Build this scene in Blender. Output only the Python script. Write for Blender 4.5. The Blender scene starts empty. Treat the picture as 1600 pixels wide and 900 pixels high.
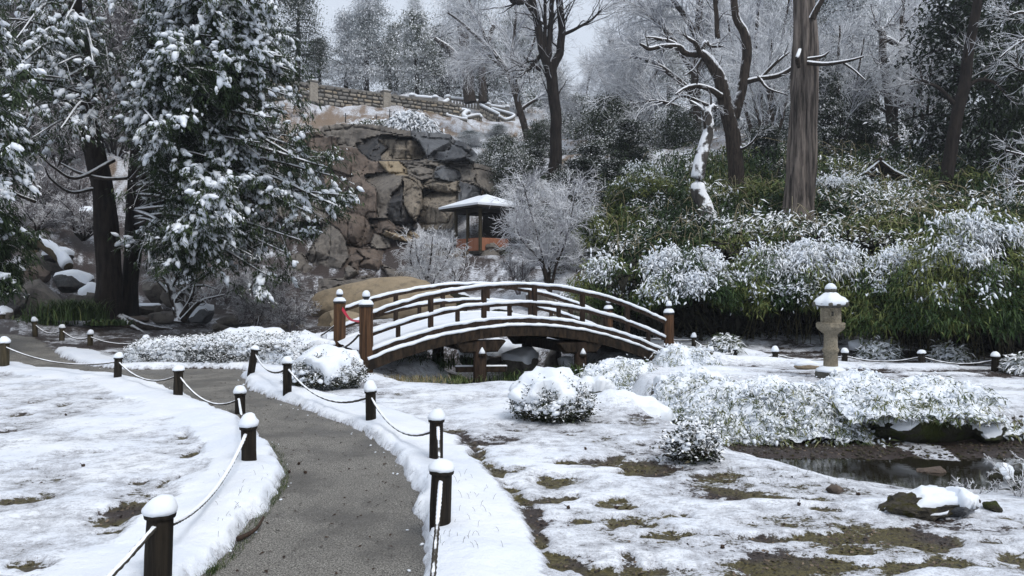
import bpy, bmesh, math
import numpy as np
from math import radians as RAD, pi as PI
sc = bpy.context.scene
C = sc.collection
FPX = 1180.0            # focal length in photo pixels
CAMZ, HOR = 1.6, 440.0  # eye height, horizon row
# ------------------------------------------------------------------ camera
cd = bpy.data.cameras.new('camera'); cam = bpy.data.objects.new('camera', cd); C.objects.link(cam)
cam.location = (0, 0, CAMZ); cam.rotation_euler = (PI/2, 0, 0)
cd.sensor_fit = 'HORIZONTAL'; cd.sensor_width = 36.0; cd.lens = 36.0*FPX/1600.0
cd.shift_y = -(450.0-HOR)/1600.0
cd.clip_start = 0.05; cd.clip_end = 2000
sc.camera = cam
# ------------------------------------------------------------------ world, sun
SUN_EL, SUN_AZ = 56, 140
w = bpy.data.worlds.new('World'); sc.world = w; w.use_nodes = True
nt = w.node_tree; nt.nodes.clear()
so = nt.nodes.new('ShaderNodeOutputWorld'); bg = nt.nodes.new('ShaderNodeBackground')
sky = nt.nodes.new('ShaderNodeTexSky'); sky.sky_type = 'NISHITA'; sky.sun_disc = False
sky.sun_elevation = RAD(SUN_EL); sky.sun_rotation = RAD(SUN_AZ); sky.air_density = 1.0; sky.dust_density = 6.0; sky.ozone_density = 1.5
mx = nt.nodes.new('ShaderNodeMix'); mx.data_type = 'RGBA'; mx.inputs[0].default_value = 0.8
mx.inputs[7].default_value = (6.3, 6.85, 7.7, 1)     # even overcast cloud layer over the clear sky
nt.links.new(sky.outputs[0], mx.inputs[6]); nt.links.new(mx.outputs[2], bg.inputs[0])
bg.inputs[1].default_value = 0.112
nt.links.new(bg.outputs[0], so.inputs[0])
sl = bpy.data.lights.new('sun', 'SUN'); sl.energy = 1.35; sl.angle = RAD(20); sl.color = (1, .985, .96)
sun = bpy.data.objects.new('sun', sl); C.objects.link(sun)
sun.rotation_euler = (RAD(90-SUN_EL), 0, RAD(180-SUN_AZ))
sc.view_settings.view_transform = 'Standard'; sc.view_settings.look = 'None'
sc.view_settings.exposure = 0.30; sc.view_settings.gamma = 1.0
sc.cycles.max_bounces = 5; sc.cycles.diffuse_bounces = 3; sc.cycles.glossy_bounces = 2; sc.cycles.transparent_max_bounces = 4
sc.cycles.volume_bounces = 0
sc.cycles.use_denoising = True

def P(px, py, D):
    return np.array([(px-800.0)/FPX*D, D, CAMZ-(py-HOR)/FPX*D])
def Gd(px, py, z=0.0):      # point on level z seen at a pixel
    D = (CAMZ-z)*FPX/(py-HOR); return np.array([(px-800.0)/FPX*D, D, z])
# ------------------------------------------------------------------ numpy noise
def _h(ix, iy, iz, s):
    h = (ix.astype(np.int64)*374761393 + iy.astype(np.int64)*668265263 + iz.astype(np.int64)*2147483647 + s*974634777) & 0xffffffff
    h = ((h ^ (h >> 13))*1274126177) & 0xffffffff
    h = ((h ^ (h >> 16))*2246822519) & 0xffffffff
    return ((h ^ (h >> 15)) & 0xffff)/65535.0
def vn(p, sc_=1.0, seed=0):
    p = np.asarray(p, float)*sc_ + 1000.0
    i = np.floor(p).astype(np.int64); f = p-i; f = f*f*(3-2*f)
    r = 0
    for dx in (0, 1):
        for dy in (0, 1):
            for dz in (0, 1):
                wgt = (f[:, 0] if dx else 1-f[:, 0])*(f[:, 1] if dy else 1-f[:, 1])*(f[:, 2] if dz else 1-f[:, 2])
                r = r + wgt*_h(i[:, 0]+dx, i[:, 1]+dy, i[:, 2]+dz, seed)
    return r
def fbm(p, s=1.0, o=3, seed=0):
    r = 0; a = 1.0; t = 0
    for k in range(o):
        r = r+a*vn(p, s*2**k, seed+k*7); t += a; a *= .5
    return r/t      # 0..1
def xy3(x, y): return np.stack([x, y, np.zeros_like(x)], 1)
def ss(a, b, x): t = np.clip((x-a)/(b-a), 0, 1); return t*t*(3-2*t)
def nrm(v): return v/np.maximum(np.linalg.norm(v, axis=-1, keepdims=True), 1e-9)
# ------------------------------------------------------------------ mesh builder
class Geo:
    def __init__(s): s.V = []; s.F = {3: [], 4: []}; s.m = {3: [], 4: []}; s.a = []; s.b = []; s.n = 0
    def add(s, V, F, m=0, snow=0.0, var=None):
        V = np.asarray(V, float); n = len(V)
        if n == 0: return s
        for f in (F if isinstance(F, list) else [F]):
            f = np.asarray(f)
            if len(f) == 0: continue
            s.F[f.shape[1]].append(f+s.n); s.m[f.shape[1]].append(np.full(len(f), m, np.int32) if np.isscalar(m) else np.asarray(m, np.int32))
        s.V.append(V); s.a.append(np.broadcast_to(np.asarray(snow, float), (n,)))
        s.b.append(np.broadcast_to(np.asarray(.5 if var is None else var, float), (n,))); s.n += n
        return s
    def build(s, name, mats, parent=None, smooth=True, loc=None):
        me = bpy.data.meshes.new(name)
        V = np.concatenate(s.V)
        org = np.zeros(3)
        if parent is not None: org = np.array(parent['_o'])
        elif loc is not None: org = np.array(loc, float)
        V = V-org
        me.vertices.add(len(V)); me.vertices.foreach_set('co', V.astype(np.float32).ravel())
        idx = []; st = []; mi = []; c = 0
        for k in (3, 4):
            if s.F[k]:
                f = np.concatenate(s.F[k]); idx.append(f.ravel()); st.append(c+np.arange(len(f))*k); c += f.size; mi.append(np.concatenate(s.m[k]))
        idx = np.concatenate(idx); st = np.concatenate(st); mi = np.concatenate(mi)
        me.loops.add(len(idx)); me.loops.foreach_set('vertex_index', idx.astype(np.int32))
        me.polygons.add(len(st)); me.polygons.foreach_set('loop_start', st.astype(np.int32))
        me.update(calc_edges=True)
        me.polygons.foreach_set('material_index', mi)
        me.polygons.foreach_set('use_smooth', np.full(len(st), smooth))
        for nm, arr in (('snow', s.a), ('var', s.b)):
            at = me.attributes.new(nm, 'FLOAT', 'POINT'); at.data.foreach_set('value', np.concatenate(arr).astype(np.float32))
        for m_ in (mats if isinstance(mats, (list, tuple)) else [mats]): me.materials.append(m_)
        o = bpy.data.objects.new(name, me); C.objects.link(o)
        if parent is not None: o.parent = parent; o['_o'] = list(org)
        else: o.location = org; o['_o'] = list(org)
        return o
def tag(o, label=None, cat=None, group=None, kind=None):
    if label: o['label'] = label
    if cat: o['category'] = cat
    if group: o['group'] = group
    if kind: o['kind'] = kind
    return o
def thing(name, loc, label, cat, group=None, kind=None):
    o = bpy.data.objects.new(name, None); C.objects.link(o); o.empty_display_size = .2
    o.location = tuple(float(v) for v in loc); o['_o'] = [float(v) for v in loc]
    return tag(o, label, cat, group, kind)
def part(name, V, F, mat, parent, smooth=True, snow=0., var=None):
    return Geo().add(V, F, 0, snow, var).build(name, mat, parent, smooth)
def dup(root, loc, rotz=0, label=None, group=None, scale=None, rot=None):
    r = root.copy(); C.objects.link(r); r.location = tuple(loc); r.rotation_euler = rot if rot else (0, 0, rotz)
    if scale: r.scale = scale
    if label: r['label'] = label
    if group: r['group'] = group
    for ch in list(root.children):
        c = ch.copy(); C.objects.link(c); c.parent = r
        for g in ch.children:
            d = g.copy(); C.objects.link(d); d.parent = c
    return r
# ------------------------------------------------------------------ primitives -> (V, F)
def ico(sub):
    bm = bmesh.new(); bmesh.ops.create_icosphere(bm, subdivisions=sub, radius=1)
    V = np.array([v.co[:] for v in bm.verts]); F = np.array([[v.index for v in f.verts] for f in bm.faces]); bm.free(); return V, F
ICO = {k: ico(k) for k in (1, 2, 3, 4)}
def rz(V, a): c, s = math.cos(a), math.sin(a); return V@np.array([[c, s, 0], [-s, c, 0], [0, 0, 1]])
def box(c, s, bev=0.0, a=0.0):
    """box with chamfered edges, centre c, size s, turned a about z"""
    h = np.array(s, float)/2; b = min(bev, h.min()*.9)
    if b <= 0:
        V = np.array([[x, y, z] for x in (-1, 1) for y in (-1, 1) for z in (-1, 1)])*h
        F = np.array([[0, 1, 3, 2], [4, 6, 7, 5], [0, 4, 5, 1], [2, 3, 7, 6], [0, 2, 6, 4], [1, 5, 7, 3]])
        return rz(V, a)+np.array(c), F
    V = []; ix = {}
    for sx in (-1, 1):
        for sy in (-1, 1):
            for sz in (-1, 1):
                for ax in range(3):
                    v = np.array([sx*h[0], sy*h[1], sz*h[2]])-b*np.array([sx, sy, sz])
                    v[ax] += b*(sx, sy, sz)[ax]; ix[(sx, sy, sz, ax)] = len(V); V.append(v)
    Q = []; T = []
    for ax in range(3):
        o1, o2 = [k for k in range(3) if k != ax]
        for s0 in (-1, 1):
            q = []
            for a1, a2 in ((-1, -1), (1, -1), (1, 1), (-1, 1)):
                k = [0, 0, 0]; k[ax] = s0; k[o1] = a1; k[o2] = a2; q.append(ix[(*k, ax)])
            Q.append(q)
        for a1 in (-1, 1):
            for a2 in (-1, 1):
                k0 = [0]*3; k1 = [0]*3; k0[ax] = -1; k1[ax] = 1; k0[o1] = k1[o1] = a1; k0[o2] = k1[o2] = a2
                Q.append([ix[(*k0, o1)], ix[(*k1, o1)], ix[(*k1, o2)], ix[(*k0, o2)]])
    for sx in (-1, 1):
        for sy in (-1, 1):
            for sz in (-1, 1): T.append([ix[(sx, sy, sz, k)] for k in range(3)])
    return rz(np.array(V), a)+np.array(c), [np.array(Q), np.array(T)]
def tubes(Pp, R, sides=5, cap=False, twist=None, ph=0):
    """N polylines of K points -> quads"""
    Pp = np.asarray(Pp, float); R = np.asarray(R, float)
    if Pp.ndim == 2: Pp = Pp[None]; R = R[None]
    N, K, _ = Pp.shape
    T = nrm(np.gradient(Pp, axis=1))
    ref = np.where(np.abs(T[:, :1, 2:3]) > .9, np.array([1., 0, 0]), np.array([0, 0, 1.]))
    A = nrm(np.cross(T, np.broadcast_to(ref, T.shape))); B = np.cross(T, A)
    th = np.arange(sides)*2*PI/sides+ph
    rr = R[:, :, None, None]
    if twist is not None:
        cum = np.concatenate([np.zeros((N, 1)), np.cumsum(np.linalg.norm(np.diff(Pp, axis=1), axis=2), 1)], 1)
        rr = rr*(1+twist[0]*np.cos(twist[2]*th[None, None, :, None]-twist[1]*cum[:, :, None, None]))
    V = Pp[:, :, None]+rr*(np.cos(th)[:, None]*A[:, :, None]+np.sin(th)[:, None]*B[:, :, None])
    V = V.reshape(-1, 3)
    n, k, s = np.meshgrid(np.arange(N), np.arange(K-1), np.arange(sides), indexing='ij')
    b = n*K*sides+k*sides; s2 = (s+1) % sides
    F = np.stack([b+s, b+s2, b+sides+s2, b+sides+s], -1).reshape(-1, 4)
    if cap:
        V = np.concatenate([V, Pp[:, 0], Pp[:, -1]]); c0 = N*K*sides
        n, s = np.meshgrid(np.arange(N), np.arange(sides), indexing='ij'); s2 = (s+1) % sides
        T1 = np.stack([n*K*sides+s2, n*K*sides+s, c0+n], -1).reshape(-1, 3)
        e = n*K*sides+(K-1)*sides
        T2 = np.stack([e+s, e+s2, c0+N+n], -1).reshape(-1, 3)
        return V, [F, T1, T2]
    return V, F
def lathe(prof, c=(0, 0, 0), segs=20, a0=0.0):
    prof = np.array(prof, float); K = len(prof); th = np.arange(segs)*2*PI/segs+a0
    V = np.stack([prof[:, 0:1]*np.cos(th), prof[:, 0:1]*np.sin(th), np.repeat(prof[:, 1:2], segs, 1)], -1).reshape(-1, 3)+np.array(c)
    k, s = np.meshgrid(np.arange(K-1), np.arange(segs), indexing='ij'); s2 = (s+1) % segs
    return V, np.stack([k*segs+s, k*segs+s2, (k+1)*segs+s2, (k+1)*segs+s], -1).reshape(-1, 4)
def smooth_path(pts, k):
    """Catmull-Rom through pts -> k points (columns beyond xyz ride along)"""
    p = np.array(pts, float); p = np.concatenate([2*p[:1]-p[1:2], p, 2*p[-1:]-p[-2:-1]])
    n = len(p)-3; t = np.linspace(0, n-1e-6, k); i = t.astype(int); f = (t-i)[:, None]
    a, b, c, d = p[i], p[i+1], p[i+2], p[i+3]
    return .5*(2*b+(c-a)*f+(2*a-5*b+4*c-d)*f*f+(3*b-a-3*c+d)*f**3)
def vnormals(V, F):
    N = np.zeros_like(V)
    for f in (F if isinstance(F, list) else [F]):
        n = np.cross(V[f[:, 1]]-V[f[:, 0]], V[f[:, 2]]-V[f[:, 0]])
        for k in range(f.shape[1]): np.add.at(N, f[:, k], n)
    return nrm(N)
def rock(c, s, seed, sub=3, cuts=14, rough=.05, a=0.0, flat=.72):
    rng = np.random.default_rng(seed); V, F = ICO[sub]; V = V.copy()
    for k in range(cuts):
        n = nrm(rng.normal(size=3)); d = rng.uniform(flat-.12, flat+.14)
        q = V@n; V = V-np.maximum(q-d, 0)[:, None]*n
    V = V*(1+rough*3*(fbm(V, 1.6, 3, seed)-.5))[:, None]
    V = V+(fbm(V, 5, 2, seed+3)-.5)[:, None]*rough*nrm(V)
    return rz(V*np.array(s), a)+np.array(c), F
def shell(V, F, t, thr=.45, seed=1, ns=2.0, sink=.012):
    """snow lying on the upward faces of a form: its skin lifted by t there, sunk into it elsewhere"""
    N = vnormals(V, F)
    if (N*(V-V.mean(0))).sum() < 0: N = -N
    q = N[:, 2]+(fbm(V, ns, 2, seed)-.5)*.5
    k = ss(thr-.12, thr+.12, q)
    lump = .75+.5*fbm(V, ns*2.2, 2, seed+5)
    return V+N*(k*t*.35*lump-(1-k)*sink)[:, None]+np.stack([0*k, 0*k, k*t*.8*lump], 1), F
# ------------------------------------------------------------------ growing
def sprout(Pp, R, n, t0, t1, ang, ln, k, grav, wig, rf, rng, up=0.0, fall=.5, tip=.25, rmax=9, rmin=.002):
    N, K, _ = Pp.shape; idx = np.repeat(np.arange(N), n); M = len(idx)
    t = rng.uniform(t0, t1, M); f = t*(K-1)*.9999; i = f.astype(int); w_ = (f-i)[:, None]
    base = Pp[idx, i]*(1-w_)+Pp[idx, i+1]*w_; tg = nrm(Pp[idx, i+1]-Pp[idx, i]); rad = R[idx, i]*(1-w_[:, 0])+R[idx, i+1]*w_[:, 0]
    v = rng.normal(size=(M, 3)); v = nrm(v-(v*tg).sum(1, keepdims=True)*tg)
    a = ang*rng.uniform(.6, 1.35, M)[:, None]; d = nrm(np.cos(a)*tg+np.sin(a)*v+np.array([0, 0, up]))
    L = ln*rng.uniform(.55, 1.25, M)*(1-fall*t)
    out = np.zeros((M, k, 3)); out[:, 0] = base; p = base; st = (L/(k-1))[:, None]
    for j in range(1, k):
        p = p+d*st; out[:, j] = p; d = nrm(d+rng.normal(size=(M, 3))*wig+np.array([0, 0, -grav])*st)
    r0 = np.clip(rad*rf, rmin, rmax)
    return out, r0[:, None]*np.linspace(1, tip, k)[None]
def leaves(cen, n, spread, l, w_, rng, pitch=(-.9, .3), snow=0., var=None, vj=.25, roll=.5, az0=None, azs=.8):
    """kite-shaped leaves scattered round centres"""
    cen = np.asarray(cen, float); M = len(cen)*n
    c = np.repeat(cen, n, 0)+rng.normal(size=(M, 3))*np.array(spread)
    az = rng.uniform(0, 2*PI, M) if az0 is None else np.repeat(az0, n)+rng.normal(size=M)*azs; pt = rng.uniform(pitch[0], pitch[1], M)
    d = np.stack([np.cos(az)*np.cos(pt), np.sin(az)*np.cos(pt), np.sin(pt)], 1)
    s = np.stack([-np.sin(az), np.cos(az), np.zeros(M)], 1); u = np.cross(s, d); ro = rng.normal(size=M)*roll
    s = s*np.cos(ro)[:, None]+u*np.sin(ro)[:, None]
    L = (l*rng.uniform(.6, 1.3, M))[:, None]; W = (w_*rng.uniform(.7, 1.3, M))[:, None]
    V = np.stack([c, c+d*L*.4+s*W*.5, c+d*L+np.array([0, 0, -.25])*L, c+d*L*.4-s*W*.5], 1).reshape(-1, 3)
    F = np.arange(M*4).reshape(-1, 4)
    sn = np.repeat(np.broadcast_to(snow, (len(cen),)), n*4)
    vr = np.repeat(np.clip(np.repeat(np.broadcast_to(.5 if var is None else var, (len(cen),)), n)+rng.normal(size=M)*vj, 0, 1), 4)
    return V, F, sn, vr
def streaks(cen, dirs, size, rng, el=2.4, sq=.5, sub=1, jit=.4):
    """snow lumps drawn out along a direction, as snow lies on drooping leaves"""
    V0, F0 = ICO[sub]; M = len(cen); n = len(V0); s = size*rng.uniform(.5, 1.4, M)
    d = nrm(dirs+rng.normal(size=(M, 3))*.25); a = nrm(np.cross(d, np.array([0, 0, 1.])+rng.normal(size=(M, 3))*.1)); b = np.cross(a, d)
    Q = V0[None]*(1+rng.normal(size=(M, n, 1))*jit*.35); tp = 1-.45*Q[..., 0:1]
    V = cen[:, None]+(Q[..., 0:1]*el*d[:, None]+(Q[..., 1:2]*a[:, None]*.8+Q[..., 2:3]*sq*b[:, None])*tp)*s[:, None, None]
    return V.reshape(-1, 3), (F0[None]+np.arange(M)[:, None, None]*n).reshape(-1, 3)
def blobs(cen, size, rng, sq=.55, sub=1, jit=.25):
    """small lumpy pads of snow"""
    V0, F0 = ICO[sub]; M = len(cen); n = len(V0)
    s = np.broadcast_to(np.asarray(size, float), (M,))*rng.uniform(.6, 1.35, M)
    V = V0[None]*(1+rng.normal(size=(M, n, 1))*jit*.35)
    V = V*np.stack([s*rng.uniform(.7, 1.3, M), s*rng.uniform(.7, 1.3, M), s*sq], 1)[:, None]
    a = rng.uniform(0, 2*PI, M); ca, sa = np.cos(a)[:, None], np.sin(a)[:, None]
    x = V[..., 0]*ca-V[..., 1]*sa; y = V[..., 0]*sa+V[..., 1]*ca
    V = np.stack([x, y, V[..., 2]], -1)+np.asarray(cen)[:, None]
    F = (F0[None]+np.arange(M)[:, None, None]*n).reshape(-1, 3)
    return V.reshape(-1, 3), F
# ------------------------------------------------------------------ materials
class NT:
    def __init__(s, name):
        s.m = bpy.data.materials.new(name); s.m.use_nodes = True; s.t = s.m.node_tree; s.t.nodes.clear()
        s.out = s.t.nodes.new('ShaderNodeOutputMaterial'); s.p = s.t.nodes.new('ShaderNodeBsdfPrincipled')
        s.t.links.new(s.p.outputs[0], s.out.inputs[0]); s.tc = s.t.nodes.new('ShaderNodeTexCoord'); s.geo = s.t.nodes.new('ShaderNodeNewGeometry')
    def set(s, sock, v):
        if isinstance(v, bpy.types.NodeSocket): s.t.links.new(v, sock)
        elif v is not None:
            if sock.type == 'RGBA' and len(v) == 3: v = (*v, 1)
            sock.default_value = v
    def math(s, op, a, b=None, c=None, clamp=False):
        n = s.t.nodes.new('ShaderNodeMath'); n.operation = op; n.use_clamp = clamp
        s.set(n.inputs[0], a); s.set(n.inputs[1], b); s.set(n.inputs[2], c); return n.outputs[0]
    def ramp01(s, x, a, b):
        n = s.t.nodes.new('ShaderNodeMapRange'); n.interpolation_type = 'SMOOTHSTEP'
        s.set(n.inputs[0], x); n.inputs[1].default_value = a; n.inputs[2].default_value = b; return n.outputs[0]
    def mix(s, f, a, b, mode='MIX'):
        n = s.t.nodes.new('ShaderNodeMix'); n.data_type = 'RGBA'; n.blend_type = mode
        s.set(n.inputs[0], f); s.set(n.inputs[6], a); s.set(n.inputs[7], b); return n.outputs[2]
    def noise(s, sc_, det=3, rough=.55, vec=None, dist=0.0, scale=None):
        n = s.t.nodes.new('ShaderNodeTexNoise'); n.inputs['Scale'].default_value = sc_; n.inputs['Detail'].default_value = det
        n.inputs['Roughness'].default_value = rough; n.inputs['Distortion'].default_value = dist
        v = vec if vec is not None else s.geo.outputs['Position']
        if scale is not None:
            mp = s.t.nodes.new('ShaderNodeMapping'); mp.inputs['Scale'].default_value = scale; s.t.links.new(v, mp.inputs[0]); v = mp.outputs[0]
        s.t.links.new(v, n.inputs['Vector']); return n.outputs[0]
    def voro(s, sc_, feat='F1', scale=None, out=0):
        n = s.t.nodes.new('ShaderNodeTexVoronoi'); n.feature = feat; n.inputs['Scale'].default_value = sc_
        v = s.geo.outputs['Position']
        if scale is not None:
            mp = s.t.nodes.new('ShaderNodeMapping'); mp.inputs['Scale'].default_value = scale; s.t.links.new(v, mp.inputs[0]); v = mp.outputs[0]
        s.t.links.new(v, n.inputs['Vector']); return n.outputs[out]
    def attr(s, nm):
        n = s.t.nodes.new('ShaderNodeAttribute'); n.attribute_name = nm; return n.outputs['Fac']
    def nz(s):
        n = s.t.nodes.new('ShaderNodeSeparateXYZ'); s.t.links.new(s.geo.outputs['Normal'], n.inputs[0]); return n.outputs[2]
    def bump(s, h, st=.3, d=.02, prev=None):
        n = s.t.nodes.new('ShaderNodeBump'); s.set(n.inputs['Strength'], st); n.inputs['Distance'].default_value = d
        s.set(n.inputs['Height'], h)
        if prev is not None: s.t.links.new(prev, n.inputs['Normal'])
        s.t.links.new(n.outputs[0], s.p.inputs['Normal']); return n.outputs[0]
    def done(s, col, rough=.7, spec=.3, metal=0.0):
        s.set(s.p.inputs['Base Color'], col); s.set(s.p.inputs['Roughness'], rough)
        s.p.inputs['Specular IOR Level'].default_value = spec; s.p.inputs['Metallic'].default_value = metal; return s.m
SNOW = (.86, .885, .92)
def snowfac(n, bias, nsc=6.0, amp=.7, soft=.1, nzk=1.0):
    """snow lies where the surface looks up; attribute 'snow' says how much fell there"""
    a = n.math('MULTIPLY_ADD', n.attr('snow'), 1.2, bias)
    b = n.math('MULTIPLY_ADD', n.nz(), nzk, a)
    c = n.math('MULTIPLY_ADD', n.math('SUBTRACT', n.noise(nsc, 3), .5), amp*2, b)
    return n.ramp01(c, .5-soft, .5+soft)
def m_snow(name='snow'):
    n = NT(name); a = n.noise(3.0, 4); b = n.noise(40, 3)
    c = n.mix(n.ramp01(a, .3, .7), (.74, .79, .86), (.83, .865, .90))
    n.bump(b, .35, .006, n.bump(a, .3, .03)); return n.done(c, .55, .25)
def m_leaf(name, c1, c2, c3, bias=-.35, amp=.5, nsc=3.0, frost=0.0, nzk=1.0):
    n = NT(name); v = n.attr('var')
    col = n.mix(n.ramp01(v, .15, .55), c1, c2); col = n.mix(n.ramp01(v, .6, .95), col, c3)
    if frost: col = n.mix(frost, col, (.52, .56, .60))
    f = snowfac(n, bias, nsc, amp, .1 if nzk == 1 else .3, nzk)
    col = n.mix(f, col, SNOW); return n.done(col, .6, .2)
def m_bark(name, c1, c2, sc_=14, bias=-.55, amp=.5, nsc=5, bst=.6, zs=.18, frost=0):
    n = NT(name); a = n.noise(sc_, 5, .65, scale=(1, 1, zs)); b = n.noise(3, 3)
    col = n.mix(n.ramp01(a, .35, .65), c1, c2); col = n.mix(n.math('MULTIPLY', b, .35), col, tuple(.5*x for x in c1))
    if frost: col = n.mix(frost, col, (.42, .44, .50))
    f = snowfac(n, bias, nsc, amp); col = n.mix(f, col, SNOW)
    n.bump(a, bst, .08); return n.done(col, .85, .15)
def m_rock(name, c1, c2, c3, bias=-.9, wet=0, sc_=1.2, streak=0, amp=.6, moss=None):
    n = NT(name); a = n.noise(sc_, 6, .65, dist=.6); b = n.noise(sc_*9, 5, .7); cr = n.voro(sc_*1.2, 'DISTANCE_TO_EDGE')
    col = n.mix(n.ramp01(a, .3, .7), c1, c2); col = n.mix(n.ramp01(b, .45, .75), col, c3)
    if streak:
        st = n.noise(sc_*3.2, 4, .6, scale=(1, 1, .06)); col = n.mix(n.math('MULTIPLY', n.ramp01(st, .5, .68), streak), col, tuple(.12*x for x in c1))
    if moss: col = n.mix(n.math('MULTIPLY', n.ramp01(n.noise(sc_*2.1, 4), .5, .62), .85), col, moss)
    f = snowfac(n, bias, sc_*3, amp); col = n.mix(f, col, SNOW)
    n.bump(b, .9, .035, n.bump(a, .6, .15)); return n.done(col, .45 if wet else .85, .5 if wet else .2)
def m_plain(name, c1, c2, sc_=12, rough=.7, spec=.3, metal=0, bst=.3, scale=None, bias=None, amp=.5):
    n = NT(name); a = n.noise(sc_, 4, .6, scale=scale); col = n.mix(n.ramp01(a, .3, .7), c1, c2)
    if bias is not None: col = n.mix(snowfac(n, bias, 8, amp), col, SNOW)
    n.bump(a, bst, .01); return n.done(col, rough, spec, metal)
MS = m_snow()
# ================================================================== TERRAIN
# (px, py, D, snow cover) : ground seen at that photo pixel, D metres away
CTRL = [
 (0,505,20,.25),(60,507,21,.2),(170,502,24,.2),(300,505,23,.3),(0,440,24,.3),(100,425,27,.25),(210,430,30,.2),(60,385,29,.15),(150,360,33,.1),(0,340,34,.4),
 (250,330,38,.45),(100,255,42,.55),(350,260,44,.5),(0,220,48,.5),(-250,330,34,.4),(-250,470,22,.3),(-400,400,30,.4),(-500,200,55,.5),
 (300,535,18.6,.15),(400,530,19.5,.12),(480,520,19.5,.3),(600,510,21,.4),(720,505,22,.4),(850,500,22,.5),(950,505,21,.5),
 (350,470,27,.15),(450,462,31,.2),(560,455,32,.2),(650,452,31,.2),(700,425,30,.35),(745,398,32,.3),(800,410,31,.45),(870,430,29,.55),(920,390,33,.45),
 (430,300,40,.3),(500,205,43,.3),(600,198,44,.5),(680,218,44,.6),(760,260,42,.6),(850,255,46,.5),(930,240,46,.4),
 (450,160,53,.46),(520,163,55,.56),(600,172,56,.46),(700,186,58,.36),(780,205,60,.45),(560,190,49,.16),(660,205,49,.22),
 (450,138,66,.6),(700,160,68,.6),(850,190,68,.6),
 (1060,548,16.5,.6),(1200,552,16.5,.5),(1400,556,16,.5),(1600,562,16,.6),(1000,505,20,.5),(1150,500,19.5,.2),(1400,500,19,.2),(1620,505,18.5,.3),
 (1000,400,24,.3),(1200,395,23.5,.3),(1400,390,23,.3),(1620,385,23,.3),(1000,320,30,.4),(1250,335,26.5,.3),(1400,315,29,.3),(1620,310,29,.3),
 (1050,245,40,.6),(1200,255,38,.6),(1370,265,38,.6),(1620,240,40,.5),(1000,215,60,.6),(1300,210,60,.6),(1650,200,60,.6),
 (1900,540,16,.5),(1900,380,25,.4),(2100,250,42,.5),(2100,200,60,.5)]
cp = []
for px, py, D, cv in CTRL: q = P(px, py, D); cp.append((q[0], q[1], q[2], cv))
for x in (-14, -9, -4, 0, 4, 8, 13):
    for y in (0, 5, 10, 14): cp.append((x, y, 0.0, .72 if x > -2 else .8))
for x, y, z in ((-40, -10, .5), (40, -10, 0), (0, -50, 0), (-90, -60, 0), (90, -60, 0), (-60, 20, 2), (60, 20, 3)): cp.append((x, y, z, .8))
for x in (-160, -80, -30, 20, 70, 150):
    for y in (95, 170): cp.append((x, y, 24.0+ (4 if y > 100 else 0), .7))
cp = np.array(cp)
_d = np.linalg.norm(cp[:, None, :2]-cp[None, :, :2], axis=2); _c2 = 1.2
_W = np.linalg.solve(np.sqrt(_d**2+_c2)+np.eye(len(cp))*-.05, cp[:, 2])
STREAM = np.array([(12, 7.6, 1.25), (9, 7.8, 1.25), (6, 8.0, 1.2), (4, 8.15, 1.15), (2.9, 8.5, .85), (2.0, 9.6, .5), (1.3, 11.6, .75), (.5, 14.4, 1.5), (-.3, 17.3, 1.7), (-2.8, 19.6, 1.0), (-7, 20.2, .8)])
WATER_Z = -.355
def seg_dist(x, y, pl):
    """distance to a polyline, and the interpolated third column"""
    best = np.full(x.shape, 1e9); wd = np.zeros(x.shape)
    for a, b in zip(pl[:-1], pl[1:]):
        ab = b[:2]-a[:2]; t = np.clip(((x-a[0])*ab[0]+(y-a[1])*ab[1])/(ab@ab), 0, 1)
        d = np.hypot(x-a[0]-t*ab[0], y-a[1]-t*ab[1]); m = d < best
        best = np.where(m, d, best)
        if pl.shape[1] > 2: wd = np.where(m, a[2]+t*(b[2]-a[2]), wd)
    return best, wd
def base_T(x, y):
    x = np.atleast_1d(np.asarray(x, float)); y = np.atleast_1d(np.asarray(y, float)); z = np.zeros(x.shape)
    for i in range(0, len(x), 40000):
        s = slice(i, i+40000)
        z[s] = np.sqrt((x[s, None]-cp[:, 0])**2+(y[s, None]-cp[:, 1])**2+_c2)@_W
    near = 1-ss(13.2, 16.5, y)
    z = z*(1-near*ss(-2, 2, y))
    return z
def T(x, y):
    z = base_T(x, y); x = np.atleast_1d(np.asarray(x, float)); y = np.atleast_1d(np.asarray(y, float))
    d, wd = seg_dist(x, y, STREAM)
    k2 = (1-ss(1.0, 2.9, d/np.maximum(wd, .8)))*ss(1.6, 3.0, x)*(y < 8.1+np.maximum(3-x, 0)*.7)*(1-ss(11, 16, x)*.3)
    z = z*(1-k2)-.30*k2
    k = 1-ss(.75, 1.25, d/wd+.25*(fbm(xy3(x, y), 1.1, 2, 5)-.5))
    pond = ss(1.8, 2.6, x)*(1-ss(9.2, 10, y))
    bed = np.where(pond > 0, -.415+.085*ss(7.9, 8.6, y)*1.0+.05*(fbm(xy3(x, y), 2.2, 3, 9)-.5), -.5)
    r = z*(1-k)+np.minimum(bed, z-.1)*k
    e_ = 1-ss(.72, 1.15, np.sqrt(((x-.25)/2.35)**2+((y-13.95-.43*(x-.25))/1.75)**2)+.15*(fbm(xy3(x, y), 1.3, 2, 6)-.5))
    return r*(1-e_)+np.minimum(r, -.48)*e_
def gz(x, y): return float(T([x], [y])[0])
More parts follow.
